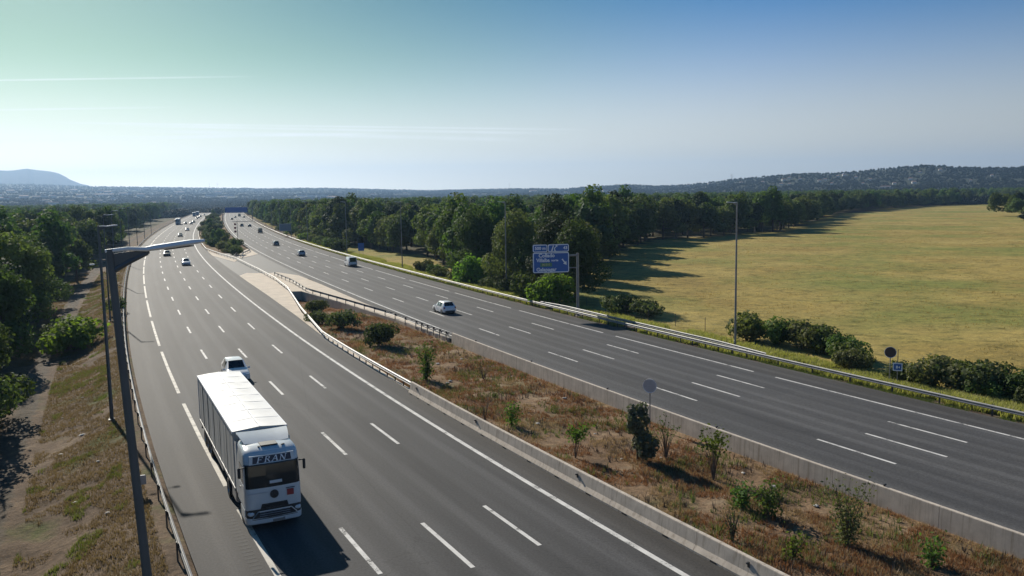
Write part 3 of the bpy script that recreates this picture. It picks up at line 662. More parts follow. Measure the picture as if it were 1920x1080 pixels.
NJ2 = [(.30, -.25), (.30, .08), (.17, .30), (.10, .84), (.085, .87), (-.085, .87), (-.10, .84), (-.13, .1), (-.16, -1.2)]
barrier('R', -25, 88.5, -1.72, ZR, 1, 'pale concrete barrier with dark streaks on the median edge of the right carriageway', NJ2)
# ------------------------------------------------------------------ scattered masses (geometry nodes)
def gn_scatter(name, pts, scl, rz, ixs, srcs, label, cat, parent=None, zsc=None):
    V = np.asarray(pts, np.float32); me = bpy.data.meshes.new(name); me.vertices.add(len(V)); me.vertices.foreach_set('co', V.ravel())
    for nm, ty, ar in (('sc', 'FLOAT', np.asarray(scl, np.float32)), ('rz', 'FLOAT', np.asarray(rz, np.float32)), ('ix', 'INT', np.asarray(ixs, np.int32))):
        at_ = me.attributes.new(nm, ty, 'POINT'); at_.data.foreach_set('value', ar)
    o = mobj(name, me, parent, kind='stuff')
    if not parent: tag(o, label, cat)
    g = bpy.data.node_groups.new(name, 'GeometryNodeTree'); g.interface.new_socket('Geometry', in_out='INPUT', socket_type='NodeSocketGeometry'); g.interface.new_socket('Geometry', in_out='OUTPUT', socket_type='NodeSocketGeometry')
    gi = g.nodes.new('NodeGroupInput'); go = g.nodes.new('NodeGroupOutput'); jn = g.nodes.new('GeometryNodeJoinGeometry')
    def na(n, t):
        a = g.nodes.new('GeometryNodeInputNamedAttribute'); a.data_type = t; a.inputs[0].default_value = n; return a.outputs[0]
    sc_ = na('sc', 'FLOAT'); rz_ = na('rz', 'FLOAT'); ix_ = na('ix', 'INT')
    cx_ = g.nodes.new('ShaderNodeCombineXYZ'); g.links.new(rz_, cx_.inputs[2])
    for k, s in enumerate(srcs):
        oi = g.nodes.new('GeometryNodeObjectInfo'); oi.transform_space = 'ORIGINAL'; oi.inputs[0].default_value = s; oi.inputs[1].default_value = True
        cmp_ = g.nodes.new('FunctionNodeCompare'); cmp_.data_type = 'INT'; cmp_.operation = 'EQUAL'; g.links.new(ix_, cmp_.inputs[2]); cmp_.inputs[3].default_value = k
        ip = g.nodes.new('GeometryNodeInstanceOnPoints'); g.links.new(gi.outputs[0], ip.inputs['Points']); g.links.new(cmp_.outputs[0], ip.inputs['Selection'])
        g.links.new(oi.outputs['Geometry'], ip.inputs['Instance']); g.links.new(cx_.outputs[0], ip.inputs['Rotation']); g.links.new(sc_, ip.inputs['Scale'])
        g.links.new(ip.outputs[0], jn.inputs[0])
    g.links.new(jn.outputs[0], go.inputs[0])
    md = o.modifiers.new('scatter', 'NODES'); md.node_group = g
    return o

# ------------------------------------------------------------------ trees: right wood, left wood, median trees
def ground_at(x, y): return float(gz(np.array([x]), np.array([y]))[0])
def poisson(cands, dist):
    keep = []; grid = {}
    for x, y in cands:
        i, j = int(x // dist), int(y // dist); ok = True
        for di in (-1, 0, 1):
            for dj in (-1, 0, 1):
                for (a, b) in grid.get((i + di, j + dj), ()):
                    if (a - x) ** 2 + (b - y) ** 2 < dist * dist: ok = False; break
                if not ok: break
            if not ok: break
        if ok: grid.setdefault((i, j), []).append((x, y)); keep.append((x, y))
    return keep
fr = np.array(FOREST); r_ = random.Random(5)
c1 = [(r_.uniform(-450, 900), r_.uniform(100, 1500)) for _ in range(60000)]
ins = inpoly(np.array([c[0] for c in c1]), np.array([c[1] for c in c1]), FOREST); c1 = [c for c, k in zip(c1, ins) if k]
edge_pts = []                                                       # trees lining the wood's visible edges
def along(p, q_, d):
    L = math.hypot(q_[0] - p[0], q_[1] - p[1]); n = max(1, int(L / d)); return [(p[0] + (q_[0] - p[0]) * k / n + r_.uniform(-1.5, 1.5), p[1] + (q_[1] - p[1]) * k / n + r_.uniform(-1.5, 1.5)) for k in range(n)]
for k in range(0, 9): edge_pts += along(FOREST[k], FOREST[k + 1], 6.2)
for k in range(len(FOREST) - 7, len(FOREST) - 1): edge_pts += along(FOREST[k], FOREST[k + 1], 6.5)
RT = poisson(edge_pts + c1, 5.6)
RT += poisson([(r_.uniform(262, 330), r_.uniform(405, 470)) for _ in range(400)], 7.5)[:38]
# left wood
c2 = [(r_.uniform(-900, -20), r_.uniform(20, 1500)) for _ in range(60000)]
def lok(x, y):
    l = float(offL(x, y)); lim = -27.4 - .9 * math.sin(y * .13)
    if y > 330: lim -= 6 * (1 + math.sin(y * .05)) + (y - 330) * .03
    return -420 < l < lim and x > -.75 * y - 45
LT = poisson([c for c in c2 if lok(*c)], 5.8)
dist = lambda p: math.hypot(p[0], p[1])
def inview(p, mg=.05): return abs(math.atan2(p[0], p[1])) < .552 + mg
RT = [p for p in RT if inview(p, .12)]; LT = [p for p in LT if inview(p, .22 if p[1] > 85 else .42)]
def rank_r(p): return dist(p) + (0 if offR(*p) < 48 or not inpoly(np.array([p[0] + 12]), np.array([p[1] - 14]), FOREST)[0] else 120)
RT.sort(key=rank_r); LT.sort(key=lambda p: dist(p) + (90 if offL(*p) < -75 else 0))
SRC = []
def put_tree(p, near, label, group, hs=1.0, cat='tree'):
    pool = NEAR if near else TREES; k = r_.randrange(len(pool)); mc, mt, h = pool[k]
    nm = 'pine_tree' if (near and k == 2) or (not near and k == 4) else 'tree'
    s = hs * r_.uniform(.82, 1.16)
    e = plant(nm, mc, mt, (p[0], p[1], ground_at(*p)), s, r_.uniform(0, 6.28), label, cat, group, s * r_.uniform(.9, 1.08)); return e
GR, GL = 'trees of the wood between the right carriageway and the meadow', 'trees of the wood beyond the left verge'
NR, NL = 165, 112
for p in RT[:NR]: put_tree(p, dist(p) < 165, 'dense green broadleaf tree in the wood between the right carriageway and the dry meadow', GR, 1.04 + .1 * min(1, dist(p) / 300))
for p in LT[:NL]: put_tree(p, dist(p) < 165, 'dark leafy tree in the wood beyond the dirt track and left verge', GL, 1.06)
for s_, o_ in ((56, -30.6), (61.5, -30.2), (67.5, -29.4), (75, -28.4)): put_tree(q('L', s_, o_), True, 'dark leafy tree in the wood beyond the dirt track and left verge', GL, .84)
srcs = []
for k, (mc, mt, h) in enumerate(TREES):                            # one individual of each kind is the source of the far wood
    for o in col.objects:
        if o.type == 'MESH' and o.data == mc: srcs.append(o); break
    else: srcs.append(mobj('crown', mc, put_tree(RT[NR + k], False, 'dense green broadleaf tree in the wood between the right carriageway and the dry meadow', GR)))
rest = RT[NR + 6:] + LT[NL:]
gn_scatter('far_wood', [(x, y, ground_at(x, y)) for x, y in rest], [r_.uniform(.8, 1.2) for _ in rest], [r_.uniform(0, 6.28) for _ in rest], [r_.randrange(6) for _ in rest], srcs, 'mass of treetops of the woods stretching away on both sides of the motorway', 'wood')

fb = lobes_bush(61, 7.5, 7.0, 7); far_crown = clump_mesh('crown', fb, 330, .85, M['leafF'], 61)
fe = empty('tree', (263, 372, ground_at(263, 372)), 0, 'small lone round bush standing in the far part of the meadow', 'bush'); fe.scale = (.62, .62, .62)
fsrc = mobj('crown', far_crown, fe); mobj('trunk', TREES[0][1], fe).scale = (.4, .4, .3)
fe2 = empty('bush', (247, 400, ground_at(247, 400)), 0, 'low wide dark bush in the far part of the meadow', 'bush'); fe2.scale = (1.2, 1.2, .55); mobj('foliage', far_crown, fe2)
# scrub and trees over the plain and hills
def ray_hill(px, py):
    d = pix_dir(px, py); a = math.atan2(d.x, d.y); e = d.z / math.hypot(d.x, d.y)
    rs = np.geomspace(960, 6500, 900); hit = np.nonzero(CAMH + rs * e < hillz(np.full(900, a), rs))[0]
    return (a, float(rs[hit[0]])) if len(hit) else None
HB = [(12, 376, 16, 9), (45, 371, 26, 7), (75, 370, 40, 7), (92, 383, 22, 7), (104, 384, 20, 7), (86, 378, 18, 6), (150, 369, 22, 7), (187, 367, 30, 6), (205, 367, 26, 6), (230, 365, 22, 6), (133, 381, 22, 8), (262, 367, 18, 5), (346, 379, 12, 7), (395, 368, 34, 6), (430, 368, 34, 6), (420, 371, 20, 5), (188, 361, 16, 6), (162, 383, 14, 6), (20, 360, 22, 6), (255, 356, 16, 6), (120, 392, 26, 6), (195, 396, 44, 5), (48, 400, 22, 5), (566, 368, 34, 7), (585, 369, 40, 7), (604, 369, 40, 7), (622, 371, 30, 6), (630, 372, 24, 6), (700, 366, 16, 5), (760, 364, 16, 5), (1000, 360, 26, 6), (1135, 360, 18, 8), (1142, 362, 14, 5), (1175, 358, 12, 6), (1060, 362, 12, 5), (1290, 349, 12, 6), (1330, 346, 10, 6), (1390, 344, 10, 5), (1430, 343, 9, 5), (1500, 337, 10, 5), (1547, 338, 11, 5), (1605, 334, 9, 5), (1632, 338, 9, 5), (1618, 346, 8, 5), (1505, 324, 10, 5), (1510, 323, 10, 5), (1525, 322, 8, 5), (1763, 320, 9, 5), (1725, 324, 8, 4), (1707, 337, 12, 5), (1480, 347, 9, 5), (1560, 346, 9, 5), (1660, 351, 30, 3), (1860, 330, 7, 4), (1820, 340, 7, 4)]
for k in range(20):
    HB.append((rnd.uniform(-20, 470), rnd.uniform(354, 384), rnd.uniform(10, 26), rnd.uniform(5, 8)))
for k in range(16): HB.append((rnd.uniform(1300, 1760), rnd.uniform(326, 349), rnd.uniform(9, 13), rnd.uniform(4.5, 6)))
HIT = [ray_hill(b[0], b[1]) for b in HB]

n = 110000; A_ = rng.uniform(-.66, .66, n); R_ = np.exp(rng.uniform(math.log(900), math.log(6600), n)); okh = R_ < RIDGE(A_) * 1.03
A_, R_ = A_[okh], R_[okh]; dens = vn(R_ * np.sin(A_), R_ * np.cos(A_), 120, 77); keep = dens + rng.uniform(-.6, .9, len(A_)) + np.where(A_ > .05, 1.3, .75) > 0
A_, R_ = A_[keep], R_[keep]; X_, Y_ = R_ * np.sin(A_), R_ * np.cos(A_)
keep = ~(((np.abs(offL(X_, Y_) + 7) < 15) | (np.abs(offR(X_, Y_) - 8) < 15)) & (Y_ < 985)); X_, Y_, A_, R_ = X_[keep], Y_[keep], A_[keep], R_[keep]
keep = np.ones(len(X_), bool)
for hq, bq in zip(HIT, HB):
    if hq: keep &= ~((np.abs(A_ - hq[0]) * hq[1] < 8 + bq[2] * .55 * max(.7, hq[1] / 2900)) & (R_ < hq[1] + 20) & (R_ > hq[1] - np.where(hq[0] > .05, 70, 150)))
X_, Y_, A_, R_ = X_[keep], Y_[keep], A_[keep], R_[keep]
Z_ = np.where(R_ > 1010, hillz(A_, R_), gz(X_, Y_))
gn_scatter('far_scrub', np.stack([X_, Y_, Z_], -1), rng.uniform(.5, 1.25, len(X_)) * np.interp(R_, [900, 1500, 3000], [.95, .72, .8]), rng.uniform(0, 6.28, len(X_)), np.zeros(len(X_), int), [fsrc], 'far trees and scrub scattered over the plain and the hills', 'scrub')

# trees between the carriageways in the distance
for s_, o_, h in [(366, 6.9, .40), (348, 8.5, .36), (330, 7.3, .44), (312, 8.2, .40), (298, 6.8, .34), (286, 8.8, .42), (273, 7.6, .40), (262, 9.4, .36), (254, 8.0, .34), (243, 9.9, .33), (236, 8.2, .30), (390, 8, .40), (415, 7, .42), (440, 8.5, .40), (470, 7.5, .44), (500, 8, .42), (535, 7, .45), (570, 8, .45), (610, 7.5, .48), (660, 8, .5), (720, 7.5, .5), (300, 11.2, .26), (270, 11.6, .24), (330, 11.5, .26), (360, 11.5, .28)]:
    x, y = P('L', s_, o_); put_tree((float(x), float(y)), False, 'rounded green tree in the strip between the two carriageways', 'trees between the carriageways', h)

for k in range(46):
    s_ = 226 + 560 * (k / 46) ** 1.3 + r_.uniform(-4, 4); o_ = r_.uniform(5.0, 12.5); x, y = P('L', s_, o_); k2 = r_.choice(['dark2', 'green', 'dusty', 'dark']); mc, mt = BUSH[k2]
    e = empty('bush', (float(x), float(y), ground_at(float(x), float(y))), r_.uniform(0, 6.28), 'bush in the overgrown strip between the two carriageways', 'bush', 'bushes between the carriageways'); e.scale = (1.3, 1.3, 1.15); mobj('foliage', mc, e); mobj('stem', mt, e)
# named shrubs
def put_bush(x, y, kind, w_, h, label, group=None, sx=1.0):
    mc, mt = BUSH[kind]; base = {'dark': (4, 2.6), 'dark2': (5, 3.0), 'green': (4, 2.8), 'bright': (3.4, 2.8), 'dusty': (3.2, 1.5)}[kind]
    e = empty('bush', (x, y, ground_at(x, y)), r_.uniform(0, 6.28), label, 'bush', group); e.scale = (w_ / base[0], w_ / base[0], h / base[1]); mobj('foliage', mc, e); mobj('stem', mt, e); return e
put_bush(25.4, 88.8, 'dark', 5.2, 3.4, 'dark round bush right behind the lamp pole beside the meadow')
for (x, y, k, w_, h) in [(28.0, 86.6, 'green', 4.6, 3.1), (29.6, 84.2, 'dark2', 5.0, 3.2), (31.2, 81.5, 'dark', 4.6, 3.0), (32.0, 78.4, 'green', 4.0, 2.6), (31.0, 75.4, 'dark', 3.6, 2.4), (30.2, 73.0, 'dark2', 3.4, 2.2)]:
    put_bush(x, y, k, w_, h, 'dark green bush in the row between the guardrail and the meadow, past the lamp pole', 'bushes between the lamp pole and the round sign')
for (x, y, k, w_, h) in [(32.6, 68.2, 'dark', 4.2, 2.4), (34.4, 66.8, 'dark2', 5.4, 3.3), (36.2, 65.8, 'dark', 4.6, 3.0), (37.2, 63.8, 'dark2', 5.4, 3.4), (38.8, 62.4, 'green', 4.4, 3.0), (40.2, 60.6, 'dark2', 5.4, 3.2), (41.6, 58.2, 'dark', 5, 2.9), (38.6, 60.2, 'dusty', 3.6, 2.0), (42.6, 55.6, 'dark2', 5, 3), (36.4, 62.6, 'green', 3.4, 2.0)]:
    put_bush(x, y, k, w_ * .92, h * .86, 'dark bush in the thick clump right of the small blue sign', 'bushes right of the small blue sign')
put_bush(6.2, 118.0, 'bright', 6.6, 5.2, 'bright yellow-green bush under the big blue exit sign')
put_bush(2.2, 122.5, 'green', 5.2, 4.6, 'green bush left of the bright bush under the big blue sign')
put_bush(14.6, 110.6, 'dark', 5.6, 3.0, 'dark bush just right of the post of the big blue sign')
put_bush(18.0, 107.6, 'dusty', 5.0, 2.4, 'low dusty bush near the meadow edge right of the blue sign')
put_bush(-7.6, 149.0, 'bright', 6.6, 6.0, 'rounded bright green bush at the foot of the wood, left of the second lamp pole')
for (s_, o_, k, w_, h) in [(118, 23.6, 'dusty', 4.5, 2.2), (125, 23.2, 'dark', 4.5, 2.8), (132, 23.5, 'dusty', 4.8, 2.4), (139, 22.8, 'green', 4.2, 2.6), (146, 23.4, 'dark', 4.8, 3.0), (153, 23.3, 'dusty', 4.6, 2.4), (112, 23.0, 'dark', 4.2, 2.6), (160, 24.6, 'green', 4.4, 2.6), (167, 25.2, 'dark2', 5, 3.0)]:
    x, y = P('R', s_, o_); put_bush(float(x), float(y), k, w_, h, 'scrubby bush at the foot of the wood behind the right guardrail', 'bushes at the foot of the wood')
for (s_, o_, k, w_, h) in [(236, 22.4, 'dark2', 6, 4.2), (246, 23, 'dark', 6, 4), (256, 22.6, 'green', 6, 3.6), (268, 23, 'dusty', 6, 3.0), (282, 24, 'bright', 6, 3.4), (296, 24, 'dusty', 6, 3.4), (314, 24, 'bright', 7, 3.4), (335, 25, 'dusty', 7, 3.6), (370, 25, 'green', 7, 4), (410, 25, 'dusty', 8, 3)]:
    x, y = P('R', s_, o_); put_bush(float(x), float(y), k, w_, h, 'roadside bush behind the right guardrail in the distance, past the small blue sign', 'distant roadside bushes')
put_bush(-49.5, 93.2, 'bright', 7.4, 4.2, 'wide leafy green bush on the left verge beside the second lamp pole')
put_bush(-52.2, 96.0, 'green', 6.0, 3.8, 'darker green bush on the left verge, behind the wide leafy one')
x, y = P('L', 119, -17.9); put_bush(float(x), float(y), 'green', 2.6, 2.6, 'small dark bush growing against the left guardrail')
for (px_, x, y, k, w_, h, lb) in [(0, -20.4, 98.0, 'dusty', 4.1, 2.3, 'olive green bush in the median nearest the bridge slab'), (1, -14.2, 87.0, 'dusty', 4.0, 2.7, 'rounded green bush in the median behind the winding guardrail'), (2, -28.2, 117, 'dusty', 4, 2.2, 'dull bush at the bottom of the median below the slab edge'), (3, -24.0, 101.5, 'dusty', 3.4, 1.8, 'small dull bush against the winding guardrail in the median')]:
    put_bush(x, y, k, w_, h, lb)

# slender plants in the median
def sapling(x, y, h, spread, leaf, lm, label, dense=260, lsz=.11, seed=1, bare=.35, group=None, nst=9):
    rr_ = random.Random(seed); mb = MB(); tips = []
    for k in range(nst):
        a = rr_.uniform(0, 6.28); d = rr_.uniform(.15, 1) * spread; e = Vector((math.cos(a) * d, math.sin(a) * d, h * rr_.uniform(.65, 1))); m_ = Vector((e.x * .35, e.y * .35, e.z * .5))
        mb.path([Vector((0, 0, -.1)), m_, e], [.028, .018, .006], 5); tips += [(m_, e)]
    r2 = np.random.default_rng(seed); V = []
    for i in range(dense):
        m_, e = tips[rr_.randrange(len(tips))]; t = rr_.uniform(bare * 2 - .7 if bare > .35 else 0, 1) ; t = max(0, t); c = m_ + (e - m_) * t
        if rr_.random() < .5 and bare < .5: c = m_ * rr_.uniform(bare, 1)
        c = np.array(c) + r2.normal(0, leaf, 3); nv = r2.normal(size=3); nv /= np.linalg.norm(nv); tv = np.cross(nv, r2.normal(size=3)); tv /= np.linalg.norm(tv); bv = np.cross(nv, tv); s = lsz * r2.uniform(.6, 1.3)
        V += [c - tv * s, c - bv * s * .6, c + tv * s, c + bv * s * .6]
    e0 = empty('shrub', (x, y, ground_at(x, y)), 0, label, 'shrub', group)
    mb.build('stem', M['stem'], e0, True); mobj('foliage', npmesh('foliage', np.array(V), np.arange(len(V)).reshape(-1, 4), M[lm]), e0); return e0
sapling(-7.4, 69.4, 3.3, .8, .22, 'leafG', 'slender bright green shrub in the median at the end of the winding guardrail', 620, .13, 1, .1)
sapling(-2.6, 70.2, 1.5, .8, .14, 'stem', 'small dry grey shrub on the median slope', 60, .06, 2)
sapling(-.2, 54.4, 1.6, .55, .2, 'leafG', 'small bright green shrub in the median, third from the bottom left barrier', 300, .10, 3, .1)
sapling(3.6, 47.8, 2.1, .7, .18, 'leafG', 'bright topped shrub on bare stems in the median', 300, .10, 4, .55)
sapling(-2.0, 55.6, 1.6, .5, .12, 'stem', 'thin leafless shrub in the rusty part of the median', 40, .05, 5)
sapling(8.9, 47.6, 2.6, 1.0, .16, 'leafB', 'thin brown-stemmed shrub between the grey-green tree and the barrier', 110, .08, 7, .6, nst=14)
sapling(10.8, 43.8, 2.9, .9, .2, 'leafG', 'bare-stemmed shrub with a tuft of green at its top in the median', 330, .10, 8, .62, nst=14)
sapling(12.2, 38.6, 1.9, .8, .22, 'leafB', 'leaning green shrub low on the median slope', 420, .10, 9, .2)
sapling(11.2, 39.6, 1.2, .8, .2, 'leafB', 'low spreading green shrub beside the leaning one in the median', 380, .10, 10, .1)
sapling(14.6, 35.2, 3.0, 1.1, .24, 'leafE', 'tall airy grey-green shrub in the near part of the median', 1100, .075, 11, .2, nst=16)
sapling(9.6, 35.4, 1.7, .5, .12, 'leafE', 'small wispy shrub beside the near barrier of the median', 200, .06, 12, .2)
sapling(11.6, 33.4, 1.3, .6, .16, 'leafG', 'low bright weed clump at the bottom edge of the median', 300, .08, 13, .1)
sapling(17.2, 33.0, 1.2, .9, .2, 'leafG', 'bright green weed clump under the tall airy shrub', 300, .09, 14, .1)
lb = [(0, 0, 2.7, .72, .7, .6), (-.3, .1, 3.15, .45, .45, .45), (.25, .1, 3.3, .42, .42, .4), (.1, .1, 2.0, .55, .5, .5), (-.35, -.1, 2.2, .4, .4, .5), (.5, -.25, 1.25, .75, .7, .55), (.15, .2, 1.0, .5, .5, .5), (.85, -.3, 1.0, .4, .4, .45), (.5, -.3, .55, .6, .55, .42)]
e = empty('young_tree', (7.2, 47.2, ground_at(7.2, 47.2)), 0, 'dark grey-green young tree in the median below the round sign', 'tree'); e.scale = (.92, .92, .92)
mobj('crown', clump_mesh('crown', lb, 1700, .13, leafmat('silvery_leaves', (.075, .095, .06), (.14, .155, .105), .2, 3), 71), e)
mobj('trunk', trunk_mesh('trunk', 3.0, .07, 71, lb, M['bark']), e)

# ------------------------------------------------------------------ ground cover
def tufts(name, P3, hgt, m, blades=5, spread=.16, seed=3, label=None, wd=.022):
    r = np.random.default_rng(seed); P3 = np.asarray(P3, float); n = len(P3) * blades; B = np.repeat(P3, blades, 0); H_ = np.repeat(hgt, blades) * r.uniform(.5, 1.15, n)
    a = r.uniform(0, 6.28, n); lean = r.uniform(.15, .75, n); d = np.stack([np.cos(a), np.sin(a), np.zeros(n)], -1); s = np.stack([-np.sin(a), np.cos(a), np.zeros(n)], -1)
    B = B + d * (r.uniform(0, 1, n) * spread)[:, None]; wv = (wd * r.uniform(.7, 1.6, n) * np.clip(H_ / .3, .7, 2))[:, None]
    tip = B + d * (H_ * lean)[:, None] + np.stack([np.zeros(n), np.zeros(n), H_], -1)
    V = np.stack([B - s * wv - np.array([0, 0, .03]), B + s * wv - np.array([0, 0, .03]), tip], 1).reshape(-1, 3)
    o = mobj(name, npmesh(name, V, np.arange(3 * n).reshape(-1, 3), m), kind='stuff'); tag(o, label, 'grass'); return o
def scatter_strip(side, s0, s1, o0, o1, n, seed, cond=None, near=True):
    r = np.random.default_rng(seed); S = s0 + (s1 - s0) * r.random(n) ** (1.6 if near else 1); O = r.uniform(o0, o1, n) if not isinstance(o0, np.ndarray) else 0
    x, y = P(side, S, O); k = np.ones(n, bool) if cond is None else cond(x, y); x, y = x[k], y[k]
    return np.stack([x, y, gz(x, y)], -1)
def incond(a, b, sd, sc1, th): return lambda x, y: (offL(x, y) > 2.3) & (offR(x, y) < -2.0) & (vn(x, y, sc1, sd) > th)
noslab = lambda f: (lambda x, y: f(x, y) & ~inpoly(x, y, [q(*t) for t in slabA]))
p_ = scatter_strip('L', 22, 136, 2.3, 15, 46000, 1, noslab(incond(0, 0, 51, 2.0, .0))); tufts('dry_grass', p_, np.full(len(p_), .20), M['grasr'], 5, .14, 1, 'rust brown dry grass covering the median')
p_ = scatter_strip('L', 22, 136, 2.3, 15, 42000, 2, noslab(incond(0, 0, 52, 2.2, .1))); tufts('dry_grass', p_, np.full(len(p_), .18), M['grasd'], 5, .14, 2, 'straw coloured dry grass patches in the median')
p_ = scatter_strip('L', 22, 120, 2.6, 14, 13000, 3, noslab(incond(0, 0, 53, 3.4, .5))); tufts('green_grass', p_, np.full(len(p_), .28), M['grasg'], 5, .14, 3, 'patches of green weeds low in the median')
p_ = scatter_strip('L', 22, 110, 2.6, 14.5, 4500, 31, noslab(incond(0, 0, 71, 2.2, .25))); tufts('dry_weeds', p_, np.full(len(p_), .34), M['stem'], 6, .22, 31, 'brown dead weeds in the median', .018)
p_ = scatter_strip('L', 22, 110, 2.6, 14.5, 4000, 32, noslab(incond(0, 0, 72, 2.0, .35))); tufts('dry_weeds', p_, np.full(len(p_), .32), M['leafE'], 7, .2, 32, 'olive weeds in the median', .026)
lv = lambda th, sd, sc1: (lambda x, y: (vn(x, y, sc1, sd) > th) & ((offL(x, y) > -23.4) | (offL(x, y) < -26)))
p_ = scatter_strip('L', 24, 210, -29, -17.6, 120000, 4, lv(-.35, 54, 2.4)); tufts('dry_grass', p_, np.full(len(p_), .15), M['grasd'], 4, .12, 4, 'short dry grass on the left verge', .02)
p_ = scatter_strip('L', 24, 210, -24, -18.5, 60000, 5, lv(.38, 55, 1.7)); tufts('green_grass', p_, np.full(len(p_), .17), M['grasg'], 5, .14, 5, 'green grass patches on the left verge', .02)
rv = lambda th, sd, sc1: (lambda x, y: vn(x, y, sc1, sd) > th)
p_ = scatter_strip('R', 30, 300, 18.8, 25.5, 60000, 6, rv(-.3, 56, 2.4)); tufts('tall_grass', p_, np.full(len(p_), .55), M['grasy'], 5, .18, 6, 'tall yellow-green grass behind the right guardrail', .03)
p_ = scatter_strip('R', 30, 200, 18.0, 19.6, 16000, 7, rv(-.1, 57, 1.6)); tufts('green_grass', p_, np.full(len(p_), .2), M['grasg'], 5, .12, 7, 'low green weeds along the foot of the right guardrail', .02)
n = 60000; x = rng.uniform(-10, 260, n); y = 40 + rng.random(n) ** 1.4 * 330; k = (offR(x, y) > 24.5) & ~inpoly(x, y, FOREST) & inview2(x, y) & (vn(x, y, 5, 58) > .0) if False else (offR(x, y) > 24.5) & ~inpoly(x, y, FOREST) & (np.abs(np.arctan2(x, y)) < .62) & (vn(x, y, 7, 58) > -.15)
p_ = np.stack([x[k], y[k], gz(x[k], y[k])], -1); tufts('meadow_grass', p_, np.full(len(p_), .20), M['grasf'], 4, .5, 8, 'dry grass tussocks of the meadow', .04)
for k in range(26):                                                 # stones and litter
    s_, o_ = (rnd.uniform(26, 75), rnd.uniform(6, 13)) if k < 17 else (rnd.uniform(38, 80), rnd.uniform(-23, -18.4))
    x, y = P('L', s_, o_); x, y = float(x), float(y); mb = MB(); s0 = rnd.uniform(.09, .19); rr_ = random.Random(k)
    mb.lathe([(0, -.5), (.75, -.3), (1, .05), (.6, .45), (0, .55)], 'z', 7); me = mb.mesh('stone', M['stone']); 
    for v in me.vertices: v.co = Vector((v.co.x * rr_.uniform(.8, 1.3), v.co.y * rr_.uniform(.8, 1.3), v.co.z * rr_.uniform(.7, 1.1)))
    o = mobj('stone', me, None, (x, y, ground_at(x, y) + s0 * .35), rnd.uniform(0, 6)); o.scale = (s0, s0 * rnd.uniform(.7, 1.2), s0 * .7)
    tag(o, 'small pale stone lying in the dry grass of the median' if k < 17 else 'small pale stone lying on the left verge', 'stone', 'pale stones in the median' if k < 17 else 'pale stones on the left verge')

# ------------------------------------------------------------------ lamps
def lamp(x, y, z, top, toward, label, group, r0=.10, arm=1.35, mat='pole', big=False):
    e = empty('street_lamp', (x, y, z), toward, label, 'street lamp', group); h = top - z
    b = MB(); b.box((0, 0, .02), (.42, .42, .05), ch=.01)
    for sx in (-.15, .15):
        for sy in (-.15, .15): b.tube((sx, sy, .03), (sx, sy, .12), .018, n=6)
    b.build('base_plate', M['poleg'], e)
    p = MB(); p.path([Vector((0, 0, 0)), Vector((0, 0, h * .5)), Vector((0, 0, h))], [r0, r0 * .8, r0 * .58], 14); p.tube((0, 0, h), (0, 0, h + .05), r0 * .62, n=14)
    p.box((r0 * .95, 0, .9), (.02, .11, .45), ch=.005); p.build('pole', M[mat], e, True)
    a = MB(); a.path([Vector((-.03, 0, h - .30)), Vector((.25, 0, h - .16)), Vector((.52, 0, h - .05))], [.05, .042, .035], 8)
    a.add([(0, -.022, h - .02), (0, -.022, h - .32), (.55, -.022, h - .06), (.55, -.022, h + .0), (0, .022, h - .02), (0, .022, h - .32), (.55, .022, h - .06), (.55, .022, h + .0)], [(0, 1, 2, 3), (7, 6, 5, 4), (0, 3, 7, 4), (1, 5, 6, 2), (0, 4, 5, 1), (3, 2, 6, 7)])
    a.build('arm', M[mat], e, True)
    l = MB(); L = arm
    sec = lambda X, w_, t, zz: [(X, -w_, zz), (X, -w_ * .75, zz + t), (X, w_ * .75, zz + t), (X, w_, zz), (X, w_ * .8, zz - t * .6), (X, -w_ * .8, zz - t * .6)]
    l.loft([sec(-.06, .045, .03, h + .02), sec(.25, .06, .035, h + .03), sec(.5, .09, .04, h + .0), sec(.62, .15, .05, h + .01), sec(L * .85, .15, .05, h + .05), sec(L, .08, .03, h + .065)]); hd = l.build('luminaire', M['lampw'], e, True)
    g = MB(); g.box((L * .72, 0, h - .005), (.42, .2, .02), ch=.005, ry=-.06); g.build('diffuser', M['glass'], hd)
    return e
aR = math.atan2(-float(slope(60)) , 1)                             # towards +offset
tw = lambda s_: -math.atan2(float(slope(s_)), 1) * -1
def toward(side, s_, sign): k = float(slope(s_)); return math.atan2(-k * sign, 1 * sign)
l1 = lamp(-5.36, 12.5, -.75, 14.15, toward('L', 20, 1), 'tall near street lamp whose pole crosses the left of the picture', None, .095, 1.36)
l1.rotation_euler = (Matrix.Rotation(-.0457, 4, 'Y') @ Matrix.Rotation(toward('L', 20, 1), 4, 'Z')).to_euler()
x, y = -28.5, 57.6; zb = ground_at(x, y)
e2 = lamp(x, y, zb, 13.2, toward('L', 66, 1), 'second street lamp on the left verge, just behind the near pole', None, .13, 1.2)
hh = 10.6 - zb; sa = MB(); sa.tube((-.45, 0, hh), (.55, 0, hh), .025, n=6); sa.build('side_arm', M['pole'], e2)
for sx in (-.55, .62): MB().box((sx, 0, hh), (.34, .18, .09), ch=.03).build('floodlight', M['lampw'], e2)
for k in range(2, 9):
    s_ = 68 + 45.7 * (k - 1) * 1.02; x, y = P('L', s_, -18.6); x, y = float(x), float(y)
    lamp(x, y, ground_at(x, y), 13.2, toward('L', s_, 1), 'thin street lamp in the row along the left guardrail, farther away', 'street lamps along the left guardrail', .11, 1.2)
RL = ['lamp pole beside the bush at the edge of the dry meadow', 'street lamp behind the right guardrail, left of the big blue sign', 'street lamp in front of the wood, right of the small blue sign', 'street lamp in the grass just left of the small blue sign']
